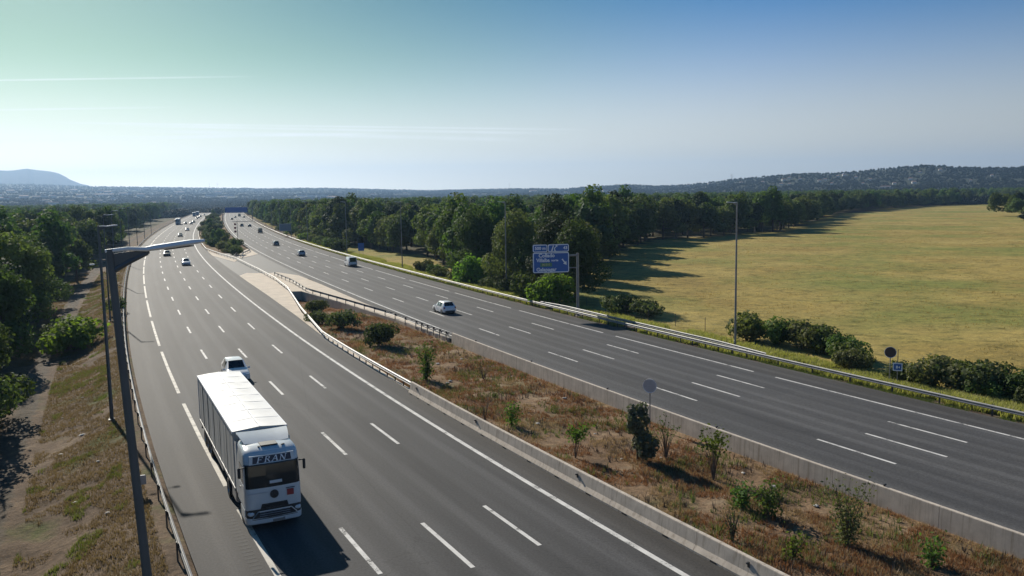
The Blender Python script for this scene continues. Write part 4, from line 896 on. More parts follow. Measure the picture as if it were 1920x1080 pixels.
for k in range(9):
    if k < 4: x, y = [(22.3, 82.3), (-.9, 134.9), (-23.9, 181.4), (-44.9, 227)][k]
    else: x, y = P('R', 238 + 46 * (k - 3), 20.3); x, y = float(x), float(y)
    lamp(x, y, ground_at(x, y), 13.8, toward('R', y, -1), RL[k] if k < 4 else 'thin street lamp in the row along the right guardrail, farther away', None if k < 4 else 'street lamps along the right guardrail', .12, 1.3, 'poleg')

# ------------------------------------------------------------------ signs
def text_obj(s, size, m, parent, loc, name='lettering', align='CENTER', ext=.004, shear=0, bold=.012, xs=1.0):
    cu = bpy.data.curves.new(name, 'FONT'); cu.body = s; cu.size = size; cu.align_x = align; cu.align_y = 'CENTER'; cu.extrude = ext; cu.offset = bold * size; cu.shear = shear; cu.resolution_u = 3
    t = bpy.data.objects.new(name, cu); dg = bpy.context.evaluated_depsgraph_get(); col.objects.link(t); dg.update()
    me = bpy.data.meshes.new_from_object(t.evaluated_get(dg)); bpy.data.objects.remove(t); me.materials.clear(); me.materials.append(m)
    o = mobj(name, me, parent, loc); o.rotation_euler = (math.pi / 2, 0, 0); o.scale = (xs, 1, 1); return o
def rrect(w_, h, r, n=5):
    out = []
    for cx_, cy_, a0 in ((w_ / 2 - r, h / 2 - r, 0), (-w_ / 2 + r, h / 2 - r, 90), (-w_ / 2 + r, -h / 2 + r, 180), (w_ / 2 - r, -h / 2 + r, 270)):
        for k in range(n + 1): a = math.radians(a0 + 90 * k / n); out.append((cx_ + r * math.cos(a), cy_ + r * math.sin(a)))
    return out
def plate(name, w_, h, c, m, parent, y0, th=.05, r=.2):
    pr = rrect(w_, h, r); n = len(pr); V = [(x + c[0], y0, z + c[1]) for x, z in pr] + [(x + c[0], y0 + th, z + c[1]) for x, z in pr]
    F = [tuple(range(n)), tuple(range(2 * n - 1, n - 1, -1))] + [(k, n + k, n + (k + 1) % n, (k + 1) % n) for k in range(n)]
    return MB().add(V, [f[::-1] for f in F]).build(name, m, parent)
def frame(name, w_, h, c, t, m, parent, y0, r=.2):
    a, b = rrect(w_, h, r), rrect(w_ - 2 * t, h - 2 * t, max(r - t, .03)); n = len(a)
    V = [(x + c[0], y0, z + c[1]) for x, z in a] + [(x + c[0], y0, z + c[1]) for x, z in b] + [(x + c[0], y0 + .006, z + c[1]) for x, z in a] + [(x + c[0], y0 + .006, z + c[1]) for x, z in b]
    F = []
    for k in range(n):
        j = (k + 1) % n; F += [(k, j, n + j, n + k), (2 * n + k, 3 * n + k, 3 * n + j, 2 * n + j), (k, 2 * n + k, 2 * n + j, j), (n + k, n + j, 3 * n + j, 3 * n + k)]
    return MB().add(V, F).build(name, m, parent)
def flat(polys, m, name, parent, y0):
    mb = MB()
    for p in polys:
        n = len(p); mb.add([(x, y0, z) for x, z in p] + [(x, y0 + .005, z) for x, z in p], [tuple(range(n)), tuple(range(2 * n - 1, n - 1, -1))] + [(k, n + k, n + (k + 1) % n, (k + 1) % n) for k in range(n)])
    return mb.build(name, m, parent)
# big cantilever sign; local x = to the right seen by the driver, y = away, z up. Sign centre plane at the post
bx_, by_ = 8.55, 107.0; bz = ground_at(bx_, by_); srot = math.atan2(float(-slope(100)) * -1, 1) * 0 + math.radians(10)
S_ = empty('direction_sign', (bx_, by_, bz), srot, 'big blue motorway exit sign on a grey cantilever post beside the right carriageway', 'road sign')
Z0 = 14.8947 - bz
zt = lambda v: v - bz
cxs = -3.55; PW = 4.75
post = MB(); post.path([Vector((0, .12, -.3)), Vector((0, .12, zt(7.35)))], [.20, .17], 14); post.box((0, .12, .03), (.7, .7, .06), ch=.02); post.build('post', M['poleg'], S_, True)
armz = zt(7.0)
am = MB(); am.path([Vector((.0, .12, armz + .05)), Vector((cxs - PW * .3, .12, armz))], [.13, .10], 10); am.path([Vector((0, .12, armz - 1.55)), Vector((cxs - PW * .3, .12, armz - 1.5))], [.06, .06], 8); am.build('arm', M['poleg'], S_, True)
mp = plate('panel', PW, 2.62, (cxs, zt(6.22)), M['signb'], S_, -.06, .06, .22); frame('panel_border', PW - .04, 2.58, (cxs, zt(6.22)), .11, M['signw'], mp, -.068, .2)
p1 = plate('panel', 1.92, 1.0, (cxs - PW / 2 + .96, zt(8.06)), M['signb'], S_, -.06, .06, .22); frame('panel_border', 1.88, .96, (cxs - PW / 2 + .96, zt(8.06)), .10, M['signw'], p1, -.068, .2)
p2 = plate('panel', 2.78, 1.0, (cxs + PW / 2 - 1.39, zt(8.06)), M['signb'], S_, -.06, .06, .22); frame('panel_border', 2.74, .96, (cxs + PW / 2 - 1.39, zt(8.06)), .10, M['signw'], p2, -.068, .2)
st_ = MB()
for k in range(3): st_.box((cxs + (k - 1) * 1.6, .03, zt(6.75)), (.10, .06, 3.6), ch=.01)
st_.build('stiffener', M['poleg'], S_)
L_ = cxs - PW / 2
text_obj('500 m', .56, M['signw'], p1, (L_ + .97, -.066, zt(8.06)), bold=.034)
text_obj('43', .54, M['signw'], p2, (cxs + PW / 2 - .48, -.066, zt(8.06)), bold=.034)
ex = L_ + 2.72; ez = zt(7.70)
flat([[(ex - .34, ez), (ex - .14, ez), (ex + .04, ez + .70), (ex - .08, ez + .70)], [(ex + .10, ez), (ex + .28, ez), (ex + .16, ez + .30), (ex + .40, ez + .56), (ex + .48, ez + .50), (ex + .52, ez + .74), (ex + .24, ez + .70), (ex + .31, ez + .62), (ex + .06, ez + .36)]], M['signw'], 'exit_symbol', p2, -.066)
text_obj('Collado', .66, M['signw'], mp, (L_ + 1.80, -.066, zt(7.12)), bold=.032)
text_obj('Villalba', .64, M['signw'], mp, (L_ + 1.32, -.066, zt(6.52)), bold=.032, xs=.95)
text_obj('norte', .40, M['signw'], mp, (L_ + 2.86, -.066, zt(6.50)), bold=.032)
gp = plate('road_number_plate', 1.55, .50, (L_ + 1.72, zt(5.95)), M['signg'], S_, -.075, .012, .06)
text_obj('M-510', .40, M['signy'], gp, (L_ + 1.72, -.08, zt(5.95)), bold=.032)
text_obj('Galapagar', .66, M['signw'], mp, (L_ + 1.75, -.066, zt(5.32)), bold=.032)
ax_, az_ = cxs + PW / 2 - .62, zt(6.25)
def rot2(pts, a): c, s = math.cos(a), math.sin(a); return [(ax_ + x * c - z * s, az_ + x * s + z * c) for x, z in pts]
flat([rot2([(-.50, -.08), (.08, -.08), (.08, .08), (-.50, .08)], math.radians(-52)), rot2([(.06, -.27), (.48, 0), (.06, .27)], math.radians(-52))], M['signw'], 'arrow_symbol', mp, -.066)

def round_sign(x, y, ztop, rad, rot, label, mface, mrim, zb=None):
    z = ground_at(x, y) if zb is None else zb; e = empty('round_sign', (x, y, z), rot, label, 'road sign'); h = ztop - z
    p = MB(); p.tube((0, .05, -.2), (0, .05, h - .1), .04, n=10); p.build('post', M['poleg'], e, True)
    d = MB(); d.lathe([(0, .0), (rad * .94, 0), (rad, -.012), (rad, .035), (0, .03)], 'y', 32, (0, -.02, h - rad)); f = d.build('disc', mface, e)
    g = MB(); g.lathe([(rad * .93, -.006), (rad * 1.0, -.014), (rad * 1.0, -.004), (rad * .93, 0)], 'y', 32, (0, -.022, h - rad)); g.build('rim', mrim, f)
    b = MB(); b.box((0, .02, h - rad * 1.4), (.5, .03, .05), ch=.008); b.box((0, .02, h - rad * .6), (.5, .03, .05), ch=.008); b.build('bracket', M['poleg'], e); return e
round_sign(9.05, 54.2, 2.62, .47, math.radians(-26), 'grey round sign seen from behind, standing by the barrier of the median', M['signback'], M['signw'], -.95)
round_sign(30.7, 66.6, 2.15, .46, math.radians(-24), 'dark reddish round sign behind the right guardrail', M['signred'], M['signw'])
def small_sign(name, x, y, w_, h, zc, rot, label, m, posts=1, border=True, sym=None):
    z = ground_at(x, y); e = empty(name, (x, y, z), rot, label, 'road sign'); c = zc - z
    for k in range(posts):
        px_ = 0 if posts == 1 else (k - .5) * w_ * .6; MB().box((px_, .06, c / 2 - .1), (.06, .06, c + .2), ch=.01).build('post', M['poleg'], e)
    p = plate('panel', w_, h, (0, c), m, e, -.02, .04, .06)
    if border: frame('panel_border', w_ - .02, h - .02, (0, c), min(.07, w_ * .1), M['signw'], p, -.027, .05)
    if sym: flat(sym(c), M['signw'], 'pictogram', p, -.027)
    return e
small_sign('small_sign', 30.9, 65.7, .72, .66, .66, math.radians(-24), 'small square blue sign with a white border beside the dark round sign', M['signb'], sym=lambda c: [[(-.12, c - .12), (.02, c - .12), (.02, c + .1), (-.12, c + .1)], [(.05, c - .02), (.16, c + .08), (.16, c - .12)]])
small_sign('information_sign', -38.6, 213.5, 1.5, 2.0, 2.3, math.radians(8), 'small plain blue sign on two posts in the grass before the wood', M['signb'], 2, False)
small_sign('information_sign', -91.5, 338, 4.6, 2.9, 3.4, math.radians(12), 'grey-blue sign board against the trees far along the right carriageway', pm('hazed_sign', (.20, .26, .32), (.17, .23, .29), 1, .6), 2, True)  # distance haze is put into this board's grey-blue colour
small_sign('marker_sign', -19.3, 41.5, .55, .5, .62, math.radians(200), 'small grey marker sign on a thin post behind the left guardrail', M['signback'], 1, False)
x, y = P('L', 612, 1.0)
# overhead sign across the far right carriageway
x0, y0 = P('R', 602, -2.0); x1, y1 = P('R', 602, 18.6); gxy = ((x0 + x1) / 2, (y0 + y1) / 2); ga = math.atan2(y1 - y0, x1 - x0); GW = math.hypot(x1 - x0, y1 - y0)
G_ = empty('sign_gantry', (float(gxy[0]), float(gxy[1]), ZR), ga, 'wide dark blue overhead sign on a gantry far along the right carriageway', 'gantry')
for sx in (-1, 1): MB().box((sx * GW / 2, 0, 4.6), (.45, .45, 9.4), ch=.04).build('post', M['poleg'], G_)
MB().box((0, 0, 9.0), (GW, .5, .5), ch=.04).build('beam', M['poleg'], G_)
gp = MB().box((-.6, -.45, 8.0), (15.2, .12, 3.7), ch=.03).build('panel', M['signb'], G_)
for k in range(3): MB().box((-5.6 + k * 5.0, -.515, 8.0), (4.4, .01, .22)).build('panel_marking', M['signb'], gp)
# signal mast with red round signals
x, y = P('R', 290, -2.6); mz = ground_at(float(x), float(y)); G2 = empty('signal_mast', (float(x), float(y), mz), math.atan2(-float(slope(290)), 1) + .1, 'thin mast carrying three small red round signals at the inner edge of the right carriageway', 'signal')
MB().tube((0, 0, -.2), (0, 0, 8.4), .10, .07, 8).build('post', M['dark'], G2, True); MB().tube((-1.6, 0, 7.9), (7.2, 0, 8.0), .05, .04, 6).build('arm', M['poleg'], G2)
for k in range(3):
    d = MB().lathe([(0, -.1), (.36, -.08), (.40, 0), (.36, .08), (0, .1)], 'y', 16, (-.72, -.1, 7.1 - k * 1.25)).build('signal_disc', M['red'], G2); MB().tube((-.7, 0, 7.1 - k * 1.25), (0, 0, 7.1 - k * 1.25), .03, n=6).build('bracket', M['dark'], d)
# fence at the meadow edge
F_ = empty('wire_fence', pt('R', 52, 30.2, -1.3), 0, 'thin wire fence with slender posts along the edge of the dry meadow', 'fence'); fe0 = Vector(F_.location); tops = []
fpm = MB().tube((0, 0, -.3), (0, 0, 1.55), .035, .03, 6).mesh('post', M['post'])
for k in range(24):
    s_ = 44 + k * 4.4 * (1 if k < 14 else 1); o_ = np.interp(s_, [44, 66, 94, 140], [30.2, 30.3, 26.2, 25.4]); c = pt('R', s_, float(o_)); c.z = ground_at(c.x, c.y); mobj('post', fpm, F_, c - fe0); tops.append(c - fe0)
wv = MB()
for hgt in (.4, .9, 1.4):
    for k in range(len(tops) - 1): wv.tube(tops[k] + Vector((0, 0, hgt)), tops[k + 1] + Vector((0, 0, hgt)), .004, n=3, cap=False)
wv.build('wire', M['galv'], F_)

# ------------------------------------------------------------------ far buildings, pylons
for k, (px, py, w_, h) in enumerate(HB):
    hit = HIT[k]
    if not hit: continue
    a, r = hit; r -= 4; z = float(hillz(np.array([a]), np.array([r]))[0]); f = r / 2600.; w2, h2 = w_ * max(.7, f * .9), h * max(.8, f * .75); dp = max(8, w2 * .5)
    e = empty('building', (r * math.sin(a), r * math.cos(a), z - .5), -a + rnd.uniform(-.3, .3), 'white building far off on the plain to the left' if px < 700 else 'pale house far away on the wooded hillside', 'building', 'white buildings on the far plain' if px < 700 else 'houses on the far hillside')
    MB().box((0, 0, h2 / 2), (w2, dp, h2)).build('wall', M['housew'], e)
    if w2 > 30 * f: MB().box((0, 0, h2 + .25), (w2 * 1.02, dp * 1.02, .5)).build('roof', M['housew'], e)
    else:
        rf = MB(); x, y = w2 / 2 * 1.06, dp / 2 * 1.08; rf.add([(-x, -y, h2), (x, -y, h2), (x, y, h2), (-x, y, h2), (-x * .8, 0, h2 * 1.4), (x * .8, 0, h2 * 1.4)], [(0, 1, 5, 4), (1, 2, 5), (2, 3, 4, 5), (3, 0, 4), (3, 2, 1, 0)]); rf.build('roof', M['houser'], e)
for px, py, hh in ((1775, 350, 26), (1673, 352, 22), (1372, 331, 24), (955, 351, 36), (393, 351, 40), (408, 351, 40)):
    a, e_ = azel(px, py); r = RIDGE(np.array([a]))[0] * (.97 if py < 340 or px < 1000 else .62); z = float(hillz(np.array([a]), np.array([r]))[0])
    T_ = empty('power_pylon', (r * math.sin(a), r * math.cos(a), z - 1), -a, 'pale lattice power pylon on the far skyline or hillside', 'pylon', 'power pylons far away'); mb = MB(); b = 3.0
    for sx in (-1, 1):
        for sy in (-1, 1): mb.tube((sx * b, sy * b, 0), (sx * .5, sy * .5, hh), .22, .18, 4)
    for k in range(5):
        z0 = hh * k / 5; z1 = hh * (k + 1) / 5; w0 = b - (b - .5) * k / 5; w1 = b - (b - .5) * (k + 1) / 5
        for sy in (-1, 1): mb.tube((-w0, sy * w0, z0), (w1, sy * w1, z1), .14, n=4); mb.tube((w0, sy * w0, z0), (-w1, sy * w1, z1), .14, n=4)
    mb.build('tower', M['galv'], T_); ar = MB()
    for zz, ww in ((.72, 6), (.84, 5), (.95, 4)): ar.tube((-ww, 0, hh * zz), (ww, 0, hh * zz), .2, n=4)
    ar.build('crossarm', M['galv'], T_)
# ---PART3---
# ------------------------------------------------------------------ vehicles
def wheel(parent, x, y, r, wd, detail=True):
    t = MB().lathe([(r * .60, -wd / 2), (r * .92, -wd / 2), (r, -wd * .36), (r, wd * .36), (r * .92, wd / 2), (r * .60, wd / 2)], 'y', 20, (0, 0, 0)).build('wheel', M['black'], parent, True, (x, y, r))
    s = 1 if y > 0 else -1
    MB().lathe([(0, s * wd * .40), (r * .16, s * wd * .42), (r * .5, s * wd * .30), (r * .62, s * wd * .46)], 'y', 14).build('rim', M['chrome'], t, True)
    return t
def car(kind, paintm, L=4.4, W=1.82, H=1.58, label='', group=None, loc=(0, 0, 0), rz=0, proto=None):
    """local +x is the front"""
    e = empty({'suv': 'suv_car', 'van': 'van', 'hatch': 'car', 'pickup': 'car', 'sedan': 'car'}[kind], loc, rz, label, 'van' if kind == 'van' else 'car', group)
    # stations along x from front (0) to rear (1): (t, z_sill, z_belt, z_top, width factor, top width factor)
    if kind in ('suv', 'hatch'):
        ST = [(0.0, .30, .58, .62, .80, .78), (.03, .22, .66, .74, .94, .88), (.10, .2, .72, .86, .98, .86), (.26, .2, .90, 1.0, 1.0, .84), (.30, .2, .92, 1.05, 1.0, .82), (.44, .2, .95, H - .04, 1.0, .70), (.58, .2, .96, H, 1.0, .70), (.61, .2, .96, H, 1.0, .70), (.80, .2, .98, H - .02, 1.0, .68), (.86, .2, .98, H - .05, .99, .68), (.955, .24, 1.0, 1.08, .96, .80), (.985, .28, .92, .98, .93, .82), (1.0, .34, .80, .84, .86, .78)]
        WS, RW, SW = (4, 5), (9, 10), ((5, 6), (7, 8))
    elif kind == 'sedan':
        ST = [(0.0, .30, .52, .56, .80, .78), (.03, .2, .60, .68, .94, .88), (.10, .18, .68, .80, .98, .86), (.26, .18, .84, .92, 1.0, .84), (.30, .18, .86, .96, 1.0, .82), (.44, .18, .90, H - .04, 1.0, .68), (.57, .18, .91, H, 1.0, .68), (.60, .18, .91, H, 1.0, .68), (.72, .18, .92, H - .05, 1.0, .68), (.74, .18, .92, H - .07, 1.0, .68), (.86, .2, .94, 1.02, .98, .80), (.985, .26, .90, .96, .93, .82), (1.0, .34, .78, .82, .86, .78)]
        WS, RW, SW = (4, 5), (9, 10), ((5, 6), (7, 8))
    else:  # van
        ST = [(0.0, .32, .70, .74, .82, .8), (.03, .24, .80, .9, .95, .88), (.09, .22, .95, 1.05, .99, .86), (.15, .22, 1.05, 1.18, 1.0, .86), (.17, .22, 1.07, 1.24, 1.0, .84), (.29, .22, 1.10, H - .10, 1.0, .78), (.40, .22, 1.12, H - .02, 1.0, .80), (.43, .22, 1.12, H, 1.0, .80), (.70, .22, 1.12, H, 1.0, .82), (.955, .24, 1.12, H - .03, .99, .82), (.985, .26, 1.12, H - .10, .98, .82), (.995, .3, 1.0, 1.06, .96, .84), (1.0, .36, .9, .95, .92, .82)]
        WS, RW, SW = (4, 5), (10, 11), ((5, 6),)
    rows = []
    for (t, zs, zb, ztp, wf, tf) in ST:
        x = L / 2 - t * L; hw = W / 2 * wf; tw_ = W / 2 * tf; zm = (zs + zb) / 2
        half = [(0, zs), (hw * .86, zs), (hw * .97, zs + .06), (hw, zm), (hw * .98, zb), (tw_ + (hw * .98 - tw_) * .12, zb + (ztp - zb) * .86), (tw_ * .88, ztp), (0, ztp + .01)]
        ring = [(x, y, z) for y, z in half] + [(x, -y, z) for y, z in half[-2:0:-1]]
        rows.append(ring)
    n = len(rows[0]); body = MB(); ws = MB(); rw = MB(); sw = MB(); body.v = [p for r in rows for p in r]
    # vertex order: 0 bottom, 1..6 one side (+y), 7 top, 8..13 other side (-y)
    def face(i, k): return (i * n + k, (i + 1) * n + k, (i + 1) * n + (k + 1) % n, i * n + (k + 1) % n)
    def gl(mb, f): mb.add([body.v[j] for j in f], [(0, 1, 2, 3)])
    for i in range(len(rows) - 1):
        for k in range(n):
            f = face(i, k)
            if (i, i + 1) == WS and k in (6, 7): gl(ws, f)
            elif (i, i + 1) == RW and k in (6, 7): gl(rw, f)
            elif (i, i + 1) in SW and k in (4, 9): gl(sw, f)
            else: body.f.append(f)
    body.f.append(tuple(range(n))); body.f.append(tuple((len(rows) - 1) * n + k for k in range(n - 1, -1, -1)))
    body.build('body', paintm, e, True); ws.build('windscreen', M['glass'], e); rw.build('rear_window', M['glass'], e); sw.build('side_window', M['glass'], e)
    wr = .33 if kind != 'van' else .35; fx, rx = L / 2 - L * .19, -L / 2 + L * .20
    for x in (fx, rx):
        for s in (1, -1): wheel(e, x, s * (W / 2 - .10), wr, .22)
    arch = MB()
    for x in (fx, rx):
        for s in (1, -1): arch.lathe([(0, s * .004), (wr * 1.16, s * .004), (wr * 1.16, -s * .1)], 'y', 18, (x, s * (W / 2 - .018), wr * 1.02))
    arch.build('wheel_arch', M['dark'], e)
    zl = .66 if kind != 'van' else .85
    for s in (1, -1):
        MB().box((L / 2 - .10, s * W * .36, zl), (.22, .34, .15), ch=.05).build('headlight', M['headl'], e); MB().box((-L / 2 + .045, s * W * .41, zl + .2), (.12, .20, .22), ch=.04).build('tail_light', M['taill'], e)
        MB().box((L * .5 - L * .33, s * (W / 2 + .08), .98 if kind != 'van' else 1.2), (.12, .2, .14), ch=.04).build('mirror', paintm, e)
    MB().box((L / 2 - .02, 0, .42), (.10, W * .6, .16), ch=.03).build('grille', M['dark'], e)
    MB().box((-L / 2 + .0, 0, .40), (.10, W * .72, .2), ch=.03).build('bumper', M['dark'], e)
    MB().box((-L / 2 - .008, 0, .62), (.03, .52, .12), ch=.005).build('number_plate', M['signw'], e)
    return e
def on_road(side, s_, o_, away=False):
    c = pt(side, s_, o_, 0 if side == 'L' else ZR); c2 = pt(side, s_ + 1, o_); a = math.atan2(c2.y - c.y, c2.x - c.x); return (c.x, c.y, c.z + .008), (a if away else a + math.pi)
def vcar(kind, pnt, side, s_, o_, label, **kw):
    l, a = on_road(side, s_, o_, side == 'R'); return car(kind, M[pnt], label=label, loc=l, rz=a, group='traffic on the left carriageway' if side == 'L' else 'traffic on the right carriageway', **kw)
vcar('suv', 'pwhite', 'L', 72.6, -9.1, 'white car half hidden behind the lorry trailer, coming towards the camera', H=1.62)
vcar('suv', 'pwhite', 'L', 194, -4.9, 'white car on the left carriageway just below the tip of the near lamp')
vcar('sedan', 'pdark', 'L', 229, -8.5, 'dark car with a glint on it under the arm of the near lamp', H=1.46)
vcar('hatch', 'pdark', 'L', 346, -5.0, 'dark car alone in the third lane of the left carriageway, above the lamp arm', H=1.5)
vcar('hatch', 'psilver', 'L', 412, -3.3, 'dull silver car next ahead of the lone dark car on the left carriageway', H=1.5)
vcar('hatch', 'pdark', 'L', 527, -7.4, 'dark distant car beside the distant lorry', H=1.5)
vcar('hatch', 'pgrey', 'L', 522, -4.0, 'grey distant car in the middle of the distant trio', H=1.5)
vcar('hatch', 'pdark', 'L', 556, -3.3, 'dark distant car farthest of the trio, nearest the median', H=1.5)
vcar('hatch', 'pdark', 'L', 662, -4.2, 'tiny dark car behind the distant trio', H=1.5)
vcar('hatch', 'pgrey', 'L', 700, -3.9, 'tiny grey car farther behind the distant trio', H=1.5)
vcar('hatch', 'pdark', 'L', 744, -3.6, 'tiny dark car near the far bend of the left carriageway', H=1.5)
vcar('hatch', 'pdark', 'L', 818, -2.6, 'tiny dark car farthest away on the left carriageway', H=1.5)
vcar('suv', 'pwhite', 'R', 107.5, 5.3, 'white car nearest on the right carriageway, seen from behind and the side', H=1.6)
vcar('van', 'pwhite', 'R', 183, 12.6, 'white van in the right lane below the small blue sign', L=5.0, W=1.95, H=2.15)
vcar('suv', 'psilver', 'R', 221, 8.2, 'pale silver car next ahead of the white van', H=1.62)
vcar('suv', 'pgrey', 'R', 273, 8.2, 'grey car two ahead of the white van', H=1.62)
vcar('van', 'pdark', 'R', 378, 11.6, 'dark van in the right lane in front of the grey-blue sign board', L=5.2, W=2.0, H=2.3)
vcar('suv', 'pdark', 'R', 473, 7.4, 'dark square car just past the red signals', H=1.75)
vcar('hatch', 'pdark', 'R', 466, 11.3, 'dark low car right of the dark square car', H=1.5)
vcar('hatch', 'pdark', 'R', 640, 4.8, 'tiny dark car below the overhead sign, nearest the median', H=1.5)
vcar('hatch', 'pgrey', 'R', 706, 8.1, 'tiny grey car below the overhead sign, second from the median', H=1.5)
vcar('van', 'pdark', 'R', 760, 12.4, 'tiny dark van under the overhead sign', L=6, W=2.3, H=2.8)
vcar('hatch', 'pdark', 'R', 700, 15.0, 'tiny dark car right of the overhead sign', H=1.5)

# ---- lorry; local +x is the front, origin on the ground under the front bumper
def lorry(loc, rz, label, near=True, scale=1.0, group=None):
    e = empty('lorry', loc, rz, label, 'lorry', group); e.scale = (scale,) * 3
    TW, TF, TB, TZ0, TZ1 = 1.275, -2.9, -17.35, 1.12, 3.93
    # roof tarpaulin: folded along the middle, slightly sagging between bows
    rf = MB(); nx = 8 * 4; prof = [(-TW, 0), (-TW * .5, .045), (0, .10), (TW * .5, .045), (TW, 0)]
    V = []
    for i in range(nx + 1):
        x = TF + (TB - TF) * i / nx; sag = .035 * abs(math.sin(math.pi * i / 4)) ; 
        for y, z in prof: V.append((x, y, TZ1 + z - sag * (1 if abs(y) < TW * .9 else .1) + (.012 * math.sin(i * 2.3 + y * 5))))
    F = [(i * 5 + k, i * 5 + k + 1, (i + 1) * 5 + k + 1, (i + 1) * 5 + k) for i in range(nx) for k in range(4)]; rf.add(V, F); rt_ = rf.build('trailer_roof', M['tarp'], e, True); sm_ = MB(); sm_.box(((TF + TB) / 2, 0, TZ1 + .098), (TF - TB - .1, .05, .02), ch=.006); sm_.build('ridge', M['signw'], rt_)
    for k in range(1, 8):
        x = TF + (TB - TF) * k / 8; s2 = MB()
        for y0, z0, y1, z1 in ((-TW + .04, .005, -TW * .5, .048), (-TW * .5, .048, -.03, .10), (.03, .10, TW * .5, .048), (TW * .5, .048, TW - .04, .005)): s2.tube((x, y0, TZ1 + z0), (x, y1, TZ1 + z1), .007, n=5)
        s2.build('roof_seam', M['tarp'], rt_)
    cb = MB(); cb.box((TF - .006, 0, (TZ0 + TZ1) / 2 + .02), (.06, TW * 2, TZ1 - TZ0 - .04), ch=.01); cb.add([(TF - .0, -TW, TZ1 - .02), (TF - .0, TW, TZ1 - .02), (TF - .0, 0, TZ1 + .10)], [(0, 1, 2)]); cb.build('trailer_front_wall', M['curtain'], e)
    MB().box((TB + .03, 0, (TZ0 + TZ1) / 2), (.06, TW * 2, TZ1 - TZ0 - .02), ch=.01).build('trailer_door', M['tarp'], e)
    nb = 6; L_ = (TF - TB - .08) / nb
    for s in (1, -1):
        for k in range(nb):
            x0 = TF - .04 - k * L_; mb = MB(); nn = 8; V = []
            for i in range(nn + 1):
                x = x0 - .02 - (L_ - .04) * i / nn; yy = s * (TW - .02 + .010 * math.sin(i * 1.7 + k))
                V += [(x, yy, TZ0 + .02), (x, yy + s * .012 * math.sin(i * 2 + k), (TZ0 + TZ1) / 2), (x, yy, TZ1 - .12)]
            mb.add(V, [(i * 3 + j, i * 3 + j + 1, i * 3 + j + 4, i * 3 + j + 3) for i in range(nn) for j in range(2)]); mb.build('side_curtain', M['curtain'], e, True)
            st = MB()
            if k: st.box((x0, s * (TW - .018), (TZ0 + TZ1) / 2 - .05), (.05, .03, TZ1 - TZ0 - .16), ch=.006); st.build('curtain_strap', M['dark'], e)
        MB().box(((TF + TB) / 2, s * TW, TZ1 - .06), (TF - TB, .05, .13), ch=.012).build('roof_rail', M['signw'], e)
        MB().box(((TF + TB) / 2, s * (TW - .01), TZ0 - .03), (TF - TB, .06, .14), ch=.012).build('side_rail', M['poleg'], e)
        MB().box((-10.0, s * 1.18, .78), (4.6, .04, .40), ch=.01).build('side_guard', M['chrome'], e)
    ch = MB(); ch.box(((TF + TB) / 2, 0, .98), (TF - TB - .3, .9, .22), ch=.02); ch.box((-3.4, 0, .85), (5.4, .8, .28), ch=.02); ch.build('chassis', M['dark'], e)
    MB().box((TB + .12, 0, .62), (.12, 2.4, .14), ch=.02).build('rear_bumper', M['dark'], e)
    for x in (-12.6, -13.9, -15.2, -5.2):
        for s in (1, -1): wheel(e, x, s * 1.06, .50, .36 if x != -5.2 else .5)
    for s in (1, -1): wheel(e, -1.42, s * 1.06, .50, .34)
    for s in (1, -1):
        MB().box((-3.6, s * 1.08, .72), (1.25, .34, .62), ch=.06).build('fuel_tank', M['chrome'], e)
        mg = MB()
        for k in range(7):
            a0, a1 = math.pi * k / 7, math.pi * (k + 1) / 7
            mg.tube((-5.2 + .60 * math.cos(a0), s * 1.06, .5 + .60 * math.sin(a0)), (-5.2 + .60 * math.cos(a1), s * 1.06, .5 + .60 * math.sin(a1)), .04, n=4)
        mg.build('mudguard', M['dark'], e)
    # cab body: stacked rounded outlines
    HW = 1.245
    def outline(xf, hw, rad, bow, xb=-2.28, n=6):
        pts = [(xb, -hw), ]
        for k in range(n + 1):
            a = -math.pi / 2 + math.pi / 2 * k / n; pts.append((xf - rad + rad * math.cos(a), -hw + rad + rad * math.sin(a)))
        for t in (.33, .67): y = (-hw + rad) + 2 * (hw - rad) * t; pts.append((xf + bow * (1 - (y / hw) ** 2), y))
        for k in range(n + 1):
            a = math.pi / 2 * k / n; pts.append((xf - rad + rad * math.cos(a), hw - rad + rad * math.sin(a)))
        pts.append((xb, hw)); return pts
    LV = [(.95, -.04, HW, .26, .04), (1.15, -.0, HW, .26, .05), (1.55, -.0, HW, .28, .06), (1.90, -.02, HW, .30, .06), (1.95, -.025, HW, .30, .06), (2.5, -.08, HW, .32, .06), (2.98, -.15, HW - .01, .33, .06), (3.04, -.16, HW - .012, .33, .06), (3.36, -.28, HW - .03, .34, .05), (3.5, -.42, HW - .06, .36, .04), (3.60, -.65, HW - .13, .38, .02), (3.66, -1.0, HW - .2, .38, .01)]
    rows = [[(x, y, z) for x, y in outline(xf, hw, rd, bw)] for z, xf, hw, rd, bw in LV]
    n = len(rows[0]); body = MB(); body.v = [p for r in rows for p in r]; ws = MB()
    for i in range(len(rows) - 1):
        for k in range(n):
            f = (i * n + k, i * n + (k + 1) % n, (i + 1) * n + (k + 1) % n, (i + 1) * n + k)
            if 4 <= i <= 5 and 3 <= k <= n - 5: ws.add([body.v[j] for j in f], [(0, 1, 2, 3)])
            else: body.f.append(f)
    body.f.append(tuple((len(rows) - 1) * n + k for k in range(n))); cab = body.build('cab', M['cabw'], e, True); ws.build('windscreen', M['wscreen'], e, True)
